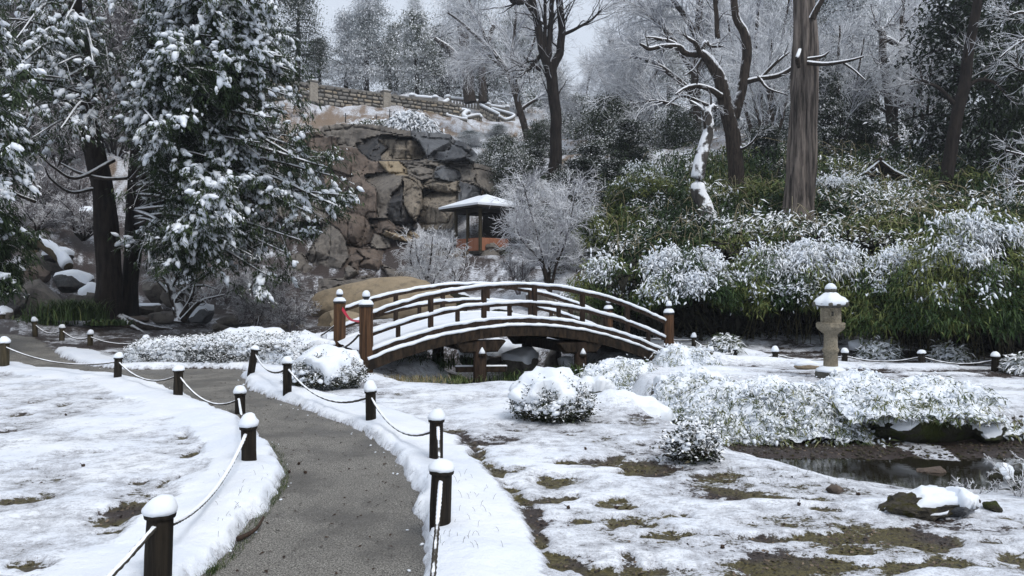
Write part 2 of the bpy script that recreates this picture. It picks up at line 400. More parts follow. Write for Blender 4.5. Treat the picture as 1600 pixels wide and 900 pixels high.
# ------------------------------------------------------------------ path outline (photo pixels on level ground)
PATH_PX = [(560,2200),(600,1400),(642,900),(649,835),(641,780),(622,737),(590,702),(545,670),(500,651),(455,633),(420,623),(395,613),(381,602),(374,590),(383,579),
 (300,577),(180,577),(110,566),(60,549),(0,538),(-150,527),(-420,520),(-480,560),(-200,569),(0,571),(60,577),(110,583),(185,590),(240,602),(285,618),(340,640),(400,672),(430,700),(448,738),(440,768),(420,795),(385,850),(340,893),(322,910),(60,1400),(-400,2200)]
PATH = smooth_path(np.array([Gd(a, b)[:2] for a, b in PATH_PX]+[Gd(*PATH_PX[0])[:2]]), 260)
def path_d(x, y):
    """signed distance to the path: negative on it"""
    d, _ = seg_dist(x, y, PATH); ins = np.zeros(x.shape, bool)
    for a, b in zip(PATH[:-1], PATH[1:]):
        c = (a[1] > y) != (b[1] > y)
        if abs(b[1]-a[1]) > 1e-9: ins ^= c & (x < (b[0]-a[0])*(y-a[1])/(b[1]-a[1])+a[0])
    return np.where(ins, -d, d)
# bare patches: (px, py, rx px, ry px, strength)
BARE = [(700,690,26,9,1.1),(735,718,30,12,1.2),(765,752,26,16,1.3),(792,790,24,18,1.3),(815,822,26,16,1.3),(750,700,50,7,.8),(870,755,60,8,.5),(1120,745,50,4,.35),(297,684,17,7,.8),(300,716,14,5,.8),(320,702,14,5,.6),(268,758,14,8,.8),(203,800,34,20,1.0),(175,838,40,5,.7),(15,786,30,6,.9),(215,757,14,4,.6),(60,888,40,12,.9),(8,678,14,4,.6),(110,692,30,4,.3),
 (30,696,30,2,.7),(150,712,20,3,.5),(100,635,10,3,.5),(35,652,14,4,.4),
 (715,705,40,14,1.),(760,735,35,16,1.1),(795,770,22,20,1.1),(825,815,26,26,1.2),(800,740,30,9,.6),(930,732,85,13,1.1),(985,742,50,6,.9),(850,748,30,9,.8),(700,680,30,8,.6),
 (958,790,38,10,.9),(985,815,50,11,1.),(1062,812,46,9,.9),(880,786,30,6,.8),(1048,792,18,5,.8),(1175,778,45,8,1.1),(1125,769,18,4,.7),(870,885,50,13,1.0),(985,888,18,18,.9),(935,898,24,8,.9),
 (830,848,30,12,.8),(1080,838,60,6,.8),(1180,845,40,5,.7),(1225,735,60,5,.3),(1300,842,48,6,.7),(1265,882,45,10,.9),(1450,850,42,9,.85),(1410,838,34,8,.8),(1420,890,45,9,1.),(1210,888,34,12,.8),
 (1590,880,26,10,.7),(1345,800,30,5,.7),(1275,797,18,4,.6),(1195,875,20,8,.7),(1330,865,30,6,.7),(1480,884,30,8,.7),(1560,850,30,5,.5),(1500,812,60,4,.3),(1030,890,22,8,.6),(905,820,30,5,.5),(740,690,60,7,.5)]
# ------------------------------------------------------------------ ground sheet
ang = np.concatenate([np.linspace(-180, -42, 26), np.linspace(-40, -36, 8), np.linspace(-35.7, 35.7, 500), np.linspace(36, 40, 8), np.linspace(42, 180, 26)])
rad_ = np.concatenate([[.25, .7, 1.2, 1.7], np.geomspace(2.2, 22, 350), np.geomspace(22.3, 90, 70), np.geomspace(95, 230, 12)])
AA, RR = np.meshgrid(np.radians(ang), rad_); gx = (RR*np.sin(AA)).ravel(); gy = (RR*np.cos(AA)).ravel()
na, nr = len(ang), len(rad_)
i, j = np.meshgrid(np.arange(nr-1), np.arange(na-1), indexing='ij'); b = i*na+j
GF = np.stack([b, b+1, b+na+1, b+na], -1).reshape(-1, 4)
g0 = T(gx, gy); p3 = xy3(gx, gy)
near = (RR.ravel() < 24)
pd = np.full(gx.shape, 9.0); pd[near] = path_d(gx[near], gy[near])
pdn = pd+.07*(fbm(p3, 3.0, 3, 21)-.5)*2+.03*(fbm(p3, 7, 2, 24)-.5)*2+.012*(fbm(p3, 16, 2, 22)-.5)*2
dst, dwd = seg_dist(gx, gy, STREAM)
# snow cover 0..1
wgt = 1/((gx[:, None]-cp[:, 0])**2+(gy[:, None]-cp[:, 1])**2+.3)**1.6
cov = (wgt@cp[:, 3])/wgt.sum(1)
del wgt
lump = fbm(p3*np.array([1, .8, 1]), 1.3, 3, 31); med = fbm(p3, 3.2, 3, 35)
fin = fbm(p3*np.array([.7, 1.4, 1]), 9, 3, 37)
cov = cov+(lump-.5)*.65+(med-.5)*.6+(fin-.5)*.35+(fbm(p3*np.array([.6, 2.2, 1]), 2.1, 3, 39)-.5)*.45-.06*((gx > -.3) & (gy < 9))
nf = (gy < 15) & (gy > 0)
for (cx_, cy_, rx_, ry_, s_) in BARE:
    c0 = Gd(cx_, cy_); rx = rx_*c0[1]/FPX; ry = abs(Gd(cx_, cy_-ry_)[1]-Gd(cx_, cy_+ry_)[1])/2
    q = ((gx-c0[0])/rx)**2+((gy-c0[1])/ry)**2+(lump-.5)*1.6+(med-.5)*2.6+(fin-.5)*2.2
    cov = np.where(nf, cov-s_*.62*(1-ss(.1, 1.6, q)), cov)
bankw = .5+.25*vn(p3, .9, 44)
bank = ss(.0, .13, pdn)*(1-ss(bankw, bankw+.22, pdn))*(gy < 16.5)*(RR.ravel() < 20)
cov = np.where(pd < 8, np.maximum(cov, bank*1.15), cov)
cov = np.where((pdn < .07) & near, np.minimum(cov, ss(.02, .07, pdn)*1.1-.1), cov)
# gully and pond bed are bare, banks thinly covered
kin = np.maximum(1-ss(.85, 1.2, dst/dwd), 1-ss(.75, 1.05, np.sqrt(((gx-.25)/2.35)**2+((gy-13.95-.43*(gx-.25))/1.75)**2)))
cov = cov*(1-kin)+kin*np.where(gx > 1.8, .12+.35*(vn(p3, 1.7, 61) > .78), .3)
# far rim of the pond path behind the lantern: brown patches
lp = (gy > 12.4) & (gy < 15.6) & (gx > 2.8)
cov = np.where(lp, cov-.52*ss(.40, .60, fbm(p3*np.array([.5, 1.6, 1]), 1.6, 3, 71))+.1, cov)
r2 = (gy > 15.6) & (gy < 16.6) & (gx > 3.6) & (gx < 16)
cov = np.where(r2, cov-.35, cov)
# left soil under the conifer, behind the far row of posts
ls = (gy > 19) & (gx < -5.2) & (gy < 26); cov = np.where(ls, np.minimum(cov, .42-.5*(med-.5)), cov)
cov = np.clip(cov, -.2, 1.2)
thick = ss(.2, .85, cov)
zz = g0+.042*thick+.02*(fbm(p3*np.array([.75, 1.5, 1]), 3.6, 2, 81)-.5)*thick*(RR.ravel() < 30)+.035*bank*(.5+vn(p3, 2.2, 91))+.035*(lump-.5)*thick
zz += .035*np.exp(-((pdn-.3)/.2)**2)*bank
zz = np.where(near & (pdn < .1), g0*1-.03+(zz-g0+.03)*ss(-.02, .13, pdn), zz)
zz = np.where(near & (pd < -.02), g0-.05, zz)
zz += (fbm(p3, .55, 3, 95)-.5)*ss(20, 30, RR.ravel())*1.2+(fbm(p3, 18, 2, 97)-.5)*.012*(1-thick)
# snow mounds: (px, py, D, rx, ry, h)
MOUNDS = [(498,540,16.3,.95,.8,.42),(600,605,12.3,1.2,.5,.05),(640,560,14.8,.7,.6,.05),(985,672,9.7,.62,.5,.18),(905,640,10.4,.4,.3,.08),(1130,545,15.6,1.2,.45,.22),(1090,560,14.8,.8,.35,.16),(1200,566,14.6,2.6,.28,.09),(1090,600,13.0,.9,.8,.1),(1450,577,13.9,1.6,.25,.06),(1290,572,14.0,.7,.3,.04),(960,615,11.9,.7,.5,.12)]
for (mx_, my_, D_, rx, ry, h) in MOUNDS:
    c0 = P(mx_, my_, D_); q = ((gx-c0[0])/rx)**2+((gy-c0[1])/ry)**2
    k = np.exp(-q*1.1)*(1+.5*(med-.5)); zz += h*k; cov = np.maximum(cov, np.where(k > .22, .6+.5*k, -1))
gm = NT('ground_cover')
cv = gm.attr('snow'); n1 = gm.noise(9, 5, .65); n2 = gm.noise(45, 4, .7); n3 = gm.noise(1.3, 4)
n4 = gm.noise(20, 5, .75, scale=(.7, 1.3, 1))
e = gm.math('ADD', cv, gm.math('ADD', gm.math('MULTIPLY', gm.math('SUBTRACT', n1, .5), .8), gm.math('ADD', gm.math('MULTIPLY', gm.math('SUBTRACT', n2, .5), .9), gm.math('MULTIPLY', gm.math('SUBTRACT', n4, .5), .9))))
sn = gm.ramp01(e, .33, .45)
thin = gm.ramp01(e, .45, 1.0)
litter = gm.mix(gm.ramp01(gm.noise(60, 4, .8), .4, .62), (.022, .017, .016), (.075, .054, .046))
litter = gm.mix(gm.ramp01(gm.voro(55), .1, .0), litter, (.11, .075, .05))
moss = gm.mix(gm.ramp01(n2, .35, .65), (.040, .034, .010), (.15, .125, .045))
straw = gm.mix(gm.ramp01(gm.noise(25, 4), .35, .65), (.24, .16, .10), (.13, .095, .06))
sx = gm.t.nodes.new('ShaderNodeSeparateXYZ'); gm.t.links.new(gm.geo.outputs['Position'], sx.inputs[0])
soil = gm.mix(gm.math('MULTIPLY', gm.ramp01(gm.noise(1.1, 4, .6), .40, .54), gm.math('MULTIPLY', gm.ramp01(sx.outputs[2], -.30, -.12), gm.ramp01(sx.outputs[1], 12.5, 10.5))), litter, moss)
soil = gm.mix(gm.ramp01(sx.outputs[2], 5.0, 9.0), soil, straw)
wetsnow = gm.mix(gm.ramp01(n1, .35, .65), (.40, .415, .45), (.58, .605, .65))
scol = gm.mix(thin, wetsnow, gm.mix(gm.ramp01(n3, .3, .7), (.74, .79, .87), (.84, .87, .91)))
dirt = gm.mix(gm.math('MULTIPLY', gm.math('SUBTRACT', 1.0, thin), gm.ramp01(gm.noise(120, 3, .8), .52, .66)), scol, (.14, .11, .10))
col = gm.mix(sn, soil, dirt)
bb = gm.bump(gm.noise(70, 3, .8), gm.math('MULTIPLY_ADD', sn, -.8, 1.0), .02, gm.bump(n2, .4, .010, gm.bump(n1, .6, .035)))
M_GROUND = gm.done(col, gm.math('MULTIPLY_ADD', sn, .1, .45), .4)
ground = Geo().add(np.stack([gx, gy, zz], 1), GF, 0, cov, .5).build('ground', M_GROUND)
tag(ground, kind='structure', label='snow covered lawns and soil rising into a wooded hillside')
# ------------------------------------------------------------------ path sheet
pg = NT('path_gravel'); a = pg.noise(75, 3, .85); v = pg.voro(70); b_ = pg.noise(1.1, 5, .65); b2 = pg.noise(6, 4, .7)
c = pg.mix(pg.ramp01(a, .36, .64), (.055, .052, .046), (.40, .38, .34)); c = pg.mix(pg.ramp01(v, .30, .08), c, (.06, .055, .05))
c = pg.mix(pg.ramp01(pg.noise(130, 2, .8), .57, .66), c, (.80, .77, .70))
c = pg.mix(pg.math('MULTIPLY', pg.ramp01(b_, .42, .62), .6), c, (.085, .078, .068)); c = pg.mix(pg.math('MULTIPLY', pg.ramp01(b2, .5, .75), .35), c, (.07, .062, .052))
pg.bump(a, 1, .03); MPATH = pg.done(c, pg.math('MULTIPLY_ADD', pg.ramp01(b_, .42, .62), -.32, .72), .4)
use = near[GF].all(1) & (pd[GF].min(1) < .16)
f = GF[use]; u, inv = np.unique(f, return_inverse=True); f = inv.reshape(f.shape)
Pv = np.stack([gx[u], gy[u], g0[u]*0+np.maximum(g0[u], -.02)*1+.006*(fbm(p3[u], 1.5, 2, 3)-.5)], 1)
path = Geo().add(Pv, f).build('path', MPATH); tag(path, kind='structure', label='wet gravel path curving between the snow banks')
def surf(x, y):
    """height of the finished ground (snow included) at x, y"""
    a_ = math.degrees(math.atan2(x, y)); r_ = math.hypot(x, y)
    j_ = int(np.clip(np.searchsorted(ang, a_), 1, na-1)); i_ = int(np.clip(np.searchsorted(rad_, r_), 1, nr-1))
    u_ = (a_-ang[j_-1])/(ang[j_]-ang[j_-1]); v_ = (r_-rad_[i_-1])/(rad_[i_]-rad_[i_-1]); Z = ZG
    return float(Z[i_-1, j_-1]*(1-u_)*(1-v_)+Z[i_-1, j_]*u_*(1-v_)+Z[i_, j_-1]*(1-u_)*v_+Z[i_, j_]*u_*v_)
ZG = zz.reshape(nr, na)
def seat(px, py, d0=2.5, d1=40):
    """the nearest ground point seen at a photo pixel"""
    D = d0
    while D < d1:
        p = P(px, py, D)
        if p[2] <= surf(p[0], p[1]): break
        D *= 1.004
    p = P(px, py, D); return np.array([p[0], p[1], surf(p[0], p[1])])
# ------------------------------------------------------------------ water
wx, wy = np.meshgrid(np.linspace(.9, 15, 150), np.linspace(6.2, 10.8, 60)); wv = np.stack([wx.ravel(), wy.ravel(), np.full(wx.size, WATER_Z)], 1)
i, j = np.meshgrid(np.arange(59), np.arange(149), indexing='ij'); b = i*150+j
wn = NT('water'); rp = wn.noise(7, 3, .6, scale=(1, 2.2, 1)); wn.bump(rp, .10, .012)
water = Geo().add(wv, np.stack([b, b+1, b+151, b+150], -1).reshape(-1, 4)).build('water', wn.done((.016, .014, .010), .04, .6)); tag(water, kind='structure', label='shallow dark pool of the stream')
# ================================================================== BUILT THINGS
M_POST = m_bark('post_wood', (.012, .010, .008), (.035, .028, .02), 30, bias=-1.6, bst=.5, zs=.05)
M_POSTG = m_bark('weathered_post_wood', (.05, .042, .025), (.10, .08, .05), 30, bias=-1.6, bst=.5, zs=.05)
M_ROPE = m_plain('rope', (.03, .027, .022), (.085, .075, .06), 60, .9, .1, bias=-.62, amp=.45)
M_WOOD = m_bark('bridge_wood', (.017, .011, .008), (.050, .032, .022), 22, bias=-1.5, bst=.35, zs=.15)
M_DWOOD = m_bark('dark_beam_wood', (.013, .010, .008), (.05, .034, .022), 16, bias=-1.5, bst=.35, zs=.3)
M_OWOOD = m_bark('orange_brown_post_wood', (.035, .019, .011), (.125, .066, .034), 26, bias=-1.8, bst=.5, zs=.04)
M_METAL = m_plain('dark_metal', (.02, .022, .025), (.05, .05, .055), 20, .35, .6, .7)
M_STONE = m_rock('lantern_stone', (.23, .20, .145), (.38, .335, .255), (.13, .12, .09), bias=-1.2, sc_=5)
M_DSTONE = m_rock('mossy_grey_stone', (.10, .10, .085), (.17, .16, .14), (.05, .055, .04), bias=-1.0, sc_=6)
M_WALL = m_rock('wall_stone', (.26, .235, .20), (.36, .33, .28), (.17, .155, .135), bias=-1.5, sc_=1.3)
M_WALLB = m_rock('wall_stone_grey', (.17, .165, .155), (.25, .24, .22), (.12, .115, .105), bias=-1.5, sc_=1.3); M_WALLC = m_rock('wall_stone_warm', (.30, .25, .19), (.40, .35, .27), (.2, .17, .13), bias=-1.5, sc_=1.3)
M_WALLD = m_rock('wall_mortar', (.05, .047, .042), (.08, .075, .068), (.04, .035, .03), bias=-1.4, sc_=2)
M_COPE = m_rock('coping_stone', (.16, .155, .145), (.24, .23, .21), (.12, .11, .1), bias=-1.0, sc_=2)
M_DARK = m_plain('dark_timber', (.02, .018, .015), (.04, .035, .03), 10, .8)  # even dark brown for tea house, hut and lantern window
M_ORANGE = m_plain('orange_brown_panel', (.30, .12, .065), (.38, .17, .10), 8, .7, scale=(1, 1, .2))
M_RIB = m_plain('pink_ribbon', (.70, .03, .07), (.78, .06, .11), 20, .5)
# ---- rope posts -------------------------------------------------------------
def make_post(rad, mat, label, flat=False, sd=0):
    t = thing('rope_post', (0, 0, 0), label, 'post')
    body = [(0.001, -.45), (rad, -.45), (rad*.985, -.2), (rad*.97, -.03), (rad*.95, 0), (0.001, 0)]
    V, F = lathe(body, segs=18); V = V+(fbm(V*np.array([1, 1, .15]), 30, 2, 3)-.5)[:, None]*.01*np.array([1, 1, 0]); part('shaft', V, F, mat, t)
    pr = [(0.001, -.012), (rad*1.14, -.012), (rad*1.18, .004), (rad*1.1, .018), (0.001, .018)]
    V, F = lathe(pr, segs=18); part('cap_board', V, F, mat, t)
    s = rad*1.25; hh = rad*(1.35 if not flat else .6)
    pr = [(0.001, .015), (s*.97, .012), (s*1.04, .03), (s*1.0, .25*hh+.02), (s*.86, .55*hh+.02), (s*.6, .85*hh+.02), (s*.3, .98*hh+.02), (0.001, 1.0*hh+.02)]
    V, F = lathe(pr, segs=20); V = V+(fbm(V, 24, 3, sd+5)-.5)[:, None]*np.array([.024, .024, .02]); k_ = ss(.02, .12, V[:, 2]); V[:, 0] += k_*(.012*math.cos(sd*2.1)); V[:, 1] += k_*.012*math.sin(sd*2.1); V[:, 2] = .012+(V[:, 2]-.012)*(1+(-.12, .12, .0, -.3, .22)[sd % 5])*(1+.9*V[:, 0]*math.cos(sd)+.9*V[:, 1]*math.sin(sd)); part('snow_cap', V, F, MS, t)
    return t
# (px, top py, D or None, base py, radius, style, label)
POSTS = [
 (250,804,None,900,.066,0,'thick dark post with snow dome in the bottom left foreground'),
 (388,668,None,718,.062,0,'dark post at the snowy tip where the path bends left'),
 (375,616,None,652,.060,0,'dark post just behind the post at the bend of the path'),
 (279,580,None,617,.060,0,'dark post on the left path edge directly in front of the snowy hedge'),
 (185,560,None,589,.058,0,'post at the left path edge below the near left corner of the hedge'),
 (7,537,None,571,.075,1,'brownish post with snow dome cut by the left frame edge'),
 (20,1010,None,1120,.066,0,'dark post at the near left end of the rope beside the path'),
 (690,737,None,818,.066,0,'dark post with snow dome on right bank closest to the camera'),
 (682,657,None,716,.060,0,'dark post right behind the closest post of the right bank'),
 (579,612,None,656,.058,0,'dark post midway along the right bank between round bush and path'),
 (449,569,None,613,.058,0,'dark post in front of the low round bush left of the bridge'),
 (398,547,None,582,.058,2,'leaning post at the end of the hedge on the path corner'),
 (655,1090,None,1240,.066,0,'dark post at the near right end of the rope beside the path'),
 (54,503,18.6,527,.06,1,'weathered post on the far side of the left path, leftmost above the snow strip'),
 (97,513,18.2,537,.06,1,'weathered post on the snow strip in front of the grass tuft'),
 (141,523,17.6,545,.06,1,'weathered post nearest the hedge on the snow strip'),
 (4,492,20.5,522,.06,1,'faded post before the big grey boulder at the far left'),
 (346,530,16.0,545,.06,1,'snow-topped post poking out of the hedge behind its middle'),
 (228,530,16.0,545,.06,1,'snow-topped post poking out of the left part of the hedge'),
 (458,526,15.8,547,.06,1,'post behind the right end of the hedge beside a snow mound'),
 (518,540,14.6,556,.06,0,'short buried post beside the snow mound and bridge posts'),
 (1084,528,17.0,548,.05,0,'small dark post right of the bridge under the bamboo, farther row'),
 (1110,549,14.6,570,.056,1,'brownish post in the snow just right of the bridge end post'),
 (1148,547,15.2,568,.052,0,'dark post in front of two aligned posts right of the bridge'),
 (1151,539,16.0,562,.052,0,'dark post half hidden behind another right of the bridge'),
 (1211,550,14.8,569,.058,0,'dark post left of the stone lantern on the snow ridge'),
 (1320,552,14.8,569,.058,0,'dark post immediately right of the stone lantern'),
 (1440,553,14.0,577,.06,0,'dark post second to the right of the lantern'),
 (1555,558,13.4,580,.06,0,'dark post rightmost in the rope row near the frame edge'),
 (1372,543,17.0,556,.06,0,'small post among snowy fern clumps behind the rope row'),
 (1700,566,12.8,590,.06,0,'dark post beyond the right frame edge in the rope row')]
PROTO = {(a_, b_): make_post(.066, M_POSTG if a_ else M_POST, 'x', sd=b_+a_*3) for a_ in (0, 1) for b_ in range(4)}
ptop = {}
used = set()
for kp, (px, ty, D, by, r, st, lab) in enumerate(POSTS):
    q = seat(px, by, 2) if not D else None
    if D: q = P(px, by, D)
    D = q[1]; zt = CAMZ-(ty-HOR)/FPX*D
    key = (1 if st == 1 else 0, kp % 4); s = r/.066
    loc = (q[0], q[1], zt); rot = (math.sin(kp*2.3)*.03, math.cos(kp*1.7)*.035, math.sin(kp*5)*.8) if st != 2 else (0, .16, 0)
    h = zt-(surf(q[0], q[1]))+.05
    if key not in used:
        o = PROTO[key]; used.add(key); o.location = loc; o.rotation_euler = rot; o.scale = (s, s, max(1, h/.42)**.5)
        o['label'] = lab
    else: o = dup(PROTO[key], loc, label=lab, rot=rot, scale=(s, s, 1))
    o['group'] = 'rope posts along the paths'; ptop[px] = np.array([q[0], q[1], zt])
for k_, o_ in PROTO.items():
    if k_ not in used:
        for c_ in list(o_.children): bpy.data.objects.remove(c_)
        bpy.data.objects.remove(o_)
def rope(pxs, label, sags, rad=.0125, drop=.05):
    pts = []
    for a, b, sg in zip(pxs[:-1], pxs[1:], sags):
        A = ptop[a]-np.array([0, 0, drop]); B = ptop[b]-np.array([0, 0, drop])
        if a in offs: A = A+offs[a]
        if b in offs: B = B+offs[b]
        n = max(14, int(np.linalg.norm(B-A)/.03)) if A[1] < 9 else 26
        t = np.linspace(0, 1, n)[:, None]
        p = A*(1-t)+B*t; p[:, 2] -= sg*4*(t*(1-t))[:, 0]
        pts.append(p if not pts else p[1:])
    p = np.concatenate(pts); R = np.full(len(p), rad)
    seg = np.linalg.norm(np.diff(p, axis=0), axis=1).mean()
    V, F = tubes(p, R, 9, cap=True, twist=(.16, 110.0 if seg < .035 else 40, 3))
    o = Geo().add(V, F, 0, .1+.75*ss(.35, .6, vn(V, 1.1, 4)) if p[:, 1].min() < 8 else .6).build('rope', M_ROPE, loc=p[0])
    return tag(o, label, 'rope', 'ropes strung between the posts')
offs = {250: np.array([.0, -.07, 0]), 388: np.array([.0, -.07, 0]), 375: np.array([.01, -.065, 0]), 690: np.array([.0, -.07, 0]), 682: np.array([.02, -.065, 0])}
rope([20, 250, 388], 'dark twisted rope sagging between the two nearest left posts', [.03, .16], .0145)
rope([375, 279, 185, 7], 'snow-lined rope along left path edge in front of the hedge', [.19, .17, .15])
rope([388, 375], 'short snowy rope joining the two posts at the path bend', [.02])
rope([655, 690, 682], 'white crusted rope hanging from the closest right bank posts', [.05, .03], .014)
rope([682, 579, 449, 398], 'dark rope sagging along the right snow bank to the leaning post', [.20, .22, .17])
rope([54, 97, 141, 228], 'snowy rope on the far side of the left path', [.14, .12, .1], .016)
rope([1110, 1148], 'rope between the brown post and the pair right of the bridge', [.02], .014)
rope([1084, 1151], 'snowy rope of the farther row under the bamboo', [.14], .016)
rope([1110, 1211, 1320, 1440, 1555, 1700], 'long snowy rope strung past the stone lantern', [.12, .09, .10, .10, .08], .015)
# ================================================================== BRIDGE
A_ = np.array([-2.51, 13.0]); B_ = np.array([3.22, 15.5]); dirb = (B_-A_)/np.linalg.norm(B_-A_); perb = np.array([-dirb[1], dirb[0]]); BW = 2.4
bridge = thing('arched_bridge', (A_[0], A_[1], .1), 'arched dark wooden footbridge with snow lined rails over the stream', 'bridge')
def zh(t): t = np.asarray(t, float); return 1.03*(1-t)+.76*t+.62*4*t*(1-t)+.03*np.sin(PI*t)
def bp(t, w_, dz):      # point at t along, w across (0 near rail, 1 far rail), dz below handrail
    t = np.asarray(t, float); q = A_[None]+np.atleast_1d(t)[:, None]*(B_-A_)[None]+w_*BW*perb[None]
    return np.concatenate([q, (zh(np.atleast_1d(t))+dz)[:, None]], 1)
def sweep(t0, t1, w_, zc, hh, th, n=60, snowtop=0.0):
    """bar of height hh and thickness th following the arch"""
    t = np.linspace(t0, t1, n); c = bp(t, w_, zc); tg = nrm(np.gradient(c, axis=0)); n3 = np.cross(np.concatenate([perb, [0]])[None], tg); n3 = nrm(n3); n3 = n3*np.sign(n3[:, 2:3])
    sd = np.concatenate([perb, [0]])[None]
    if snowtop:
        pr = [(-.5, -.5), (-.56, -.1), (-.5, .25), (-.25, .48), (0, .55), (.25, .48), (.5, .25), (.56, -.1), (.5, -.5)]
    else: pr = [(-.5, -.5), (-.5, .42), (-.42, .5), (.42, .5), (.5, .42), (.5, -.5)]
    pr = np.array(pr); m = len(pr)
    V = c[:, None]+pr[None, :, 0:1]*th*sd[:, None]+pr[None, :, 1:2]*hh*n3[:, None]
    if snowtop: V = V+(fbm(V.reshape(-1, 3), 6, 4, int(abs(zc)*100)).reshape(n, m, 1)-.55)*.055*np.array([0, 0, 1.]); 
    V = V.reshape(-1, 3)
    i, j = np.meshgrid(np.arange(n-1), np.arange(m), indexing='ij'); j2 = (j+1) % m
    F = np.stack([i*m+j, i*m+j2, (i+1)*m+j2, (i+1)*m+j], -1).reshape(-1, 4)
    c0 = len(V); V = np.concatenate([V, c[:1], c[-1:]]); j = np.arange(m); j2 = (j+1) % m
    T1 = np.stack([j2, j, np.full(m, c0)], 1); e = (n-1)*m; T2 = np.stack([e+j, e+j2, np.full(m, c0+1)], 1)
    return V, [F, T1, T2]
for w_ in (0, 1):
    rail = part('handrail', *sweep(.012, .985, w_, -.035, .07, .085), M_WOOD, bridge, False)
    part('snow', *sweep(.012, .985, w_, .022, .055, .10, 140, 1), MS, rail)
    mid = part('mid_rail', *sweep(.012, .985, w_, -.375, .065, .06), M_WOOD, bridge, False)
    part('snow', *sweep(.012, .985, w_, -.318, .06, .085, 140, 1), MS, mid)
    curb = part('curb_beam', *sweep(.0, 1, w_, -.685, .10, .12), M_WOOD, bridge, False)
    part('snow', *sweep(.0, 1, w_, -.61, .06, .14, 140, 1), MS, curb)
    fas = part('arched_beam', *sweep(-.012, 1.012, w_+(-.022 if w_ == 0 else .022), -.865, .19, .16), M_DWOOD, bridge, False)
    part('snow', *sweep(-.0, 1.0, w_+(-.037 if w_ == 0 else .037), -.745, .05, .13, 140, 1), MS, fas)
    for t in (.185, .348, .512, .677, .84):
        p = bp([t], w_, 0)[0]; part('baluster', *box((p[0], p[1], p[2]-.40), (.085, .085, .68), .008, math.atan2(dirb[1], dirb[0])), M_WOOD, bridge, False)
        part('snow', *blobs(np.array([[p[0]-perb[0]*.07, p[1]-perb[1]*.07, p[2]-.77]]), .035, np.random.default_rng(int(t*100)), .8), MS, fas)
    for t in (.09, .266, .43, .594, .76, .92):
        p = bp([t], w_, 0)[0]; part('strut', *box((p[0], p[1], p[2]-.52), (.07, .07, .24), .006, math.atan2(dirb[1], dirb[0])), M_WOOD, bridge, False)
ab = math.atan2(dirb[1], dirb[0])
g = None
tt = np.linspace(.01, .99, 38)
pl0 = None
for k in range(len(tt)-1):
    t = (tt[k]+tt[k+1])/2; c = bp([t], .5, -.70)[0]; q0 = bp([tt[k]], .5, -.70)[0]; q1 = bp([tt[k+1]], .5, -.70)[0]
    ln = np.linalg.norm(q1-q0)-.012; sl_ = math.atan2(q1[2]-q0[2], np.linalg.norm(q1[:2]-q0[:2]))
    V, F = box((0, 0, 0), (ln, BW-.14, .04), .004); cs, sn_ = math.cos(sl_), math.sin(sl_)
    V = V@np.array([[cs, 0, sn_], [0, 1, 0], [-sn_, 0, cs]]); V = rz(V, ab)+c; part('plank', V, F, M_WOOD, bridge, False)
n = 90; m = 22; t, w2 = np.meshgrid(np.linspace(-.01, 1.01, n), np.linspace(.03, .97, m), indexing='ij')
q = A_[None]+t.reshape(-1, 1)*(B_-A_)[None]+w2.reshape(-1, 1)*BW*perb[None]; q = np.concatenate([q, (zh(t.ravel())-.64)[:, None]], 1)
q[:, 2] += .06*(fbm(q, 3.5, 3, 5)-.35)+.03*(np.abs(w2.ravel()-.5)*2)**3
i, j = np.meshgrid(np.arange(n-1), np.arange(m-1), indexing='ij'); b = i*m+j
part('deck_snow', q, np.stack([b, b+1, b+m+1, b+m], -1).reshape(-1, 4), MS, bridge)
def finial(p, r, par):
    pr = [(0.001, 0), (r*1.05, 0), (r*1.05, .03), (r*.95, .06), (r*.62, .10), (r*.36, .115), (r*.36, .13), (r*.5, .145), (r*.56, .18), (r*.5, .215), (r*.28, .24), (0.001, .255)]
    f = part('finial', *lathe(pr, p, 22), M_METAL, par)
    V, F = lathe([(0.001, .03), (r*1.06, .035), (r*1.06, .05), (r*.8, .10), (r*.45, .118), (0.001, .12)], p, 22); part('snow', V+(fbm(V, 20, 2, 1)-.5)[:, None]*.01, F, MS, f)
    V, F = lathe([(0.001, .17), (r*.57, .175), (r*.6, .20), (r*.5, .245), (r*.25, .275), (0.001, .28)], p, 18); part('snow', V+(fbm(V, 20, 2, 2)-.5)[:, None]*.01, F, MS, f)
for (t, w_, zt, zb) in ((0, 0, 1.17, -.1), (0, 1, 1.17, -.2), (1, 0, .93, -.5), (1, 1, .93, -.5)):
    p = bp([t], w_, 0)[0]; r = .12 if t == 0 else .105
    V, F = lathe([(0.001, 0), (r, 0), (r*.99, (zt-zb)*.5), (r*.97, zt-zb), (0.001, zt-zb)], (p[0], p[1], zb), 20); V[:, :2] += ((fbm(V*np.array([1, 1, .1]), 25, 2, 9)-.5)*.012)[:, None]
    po = part('end_post', V, F, M_OWOOD, bridge); finial((p[0], p[1], zt), r, po)
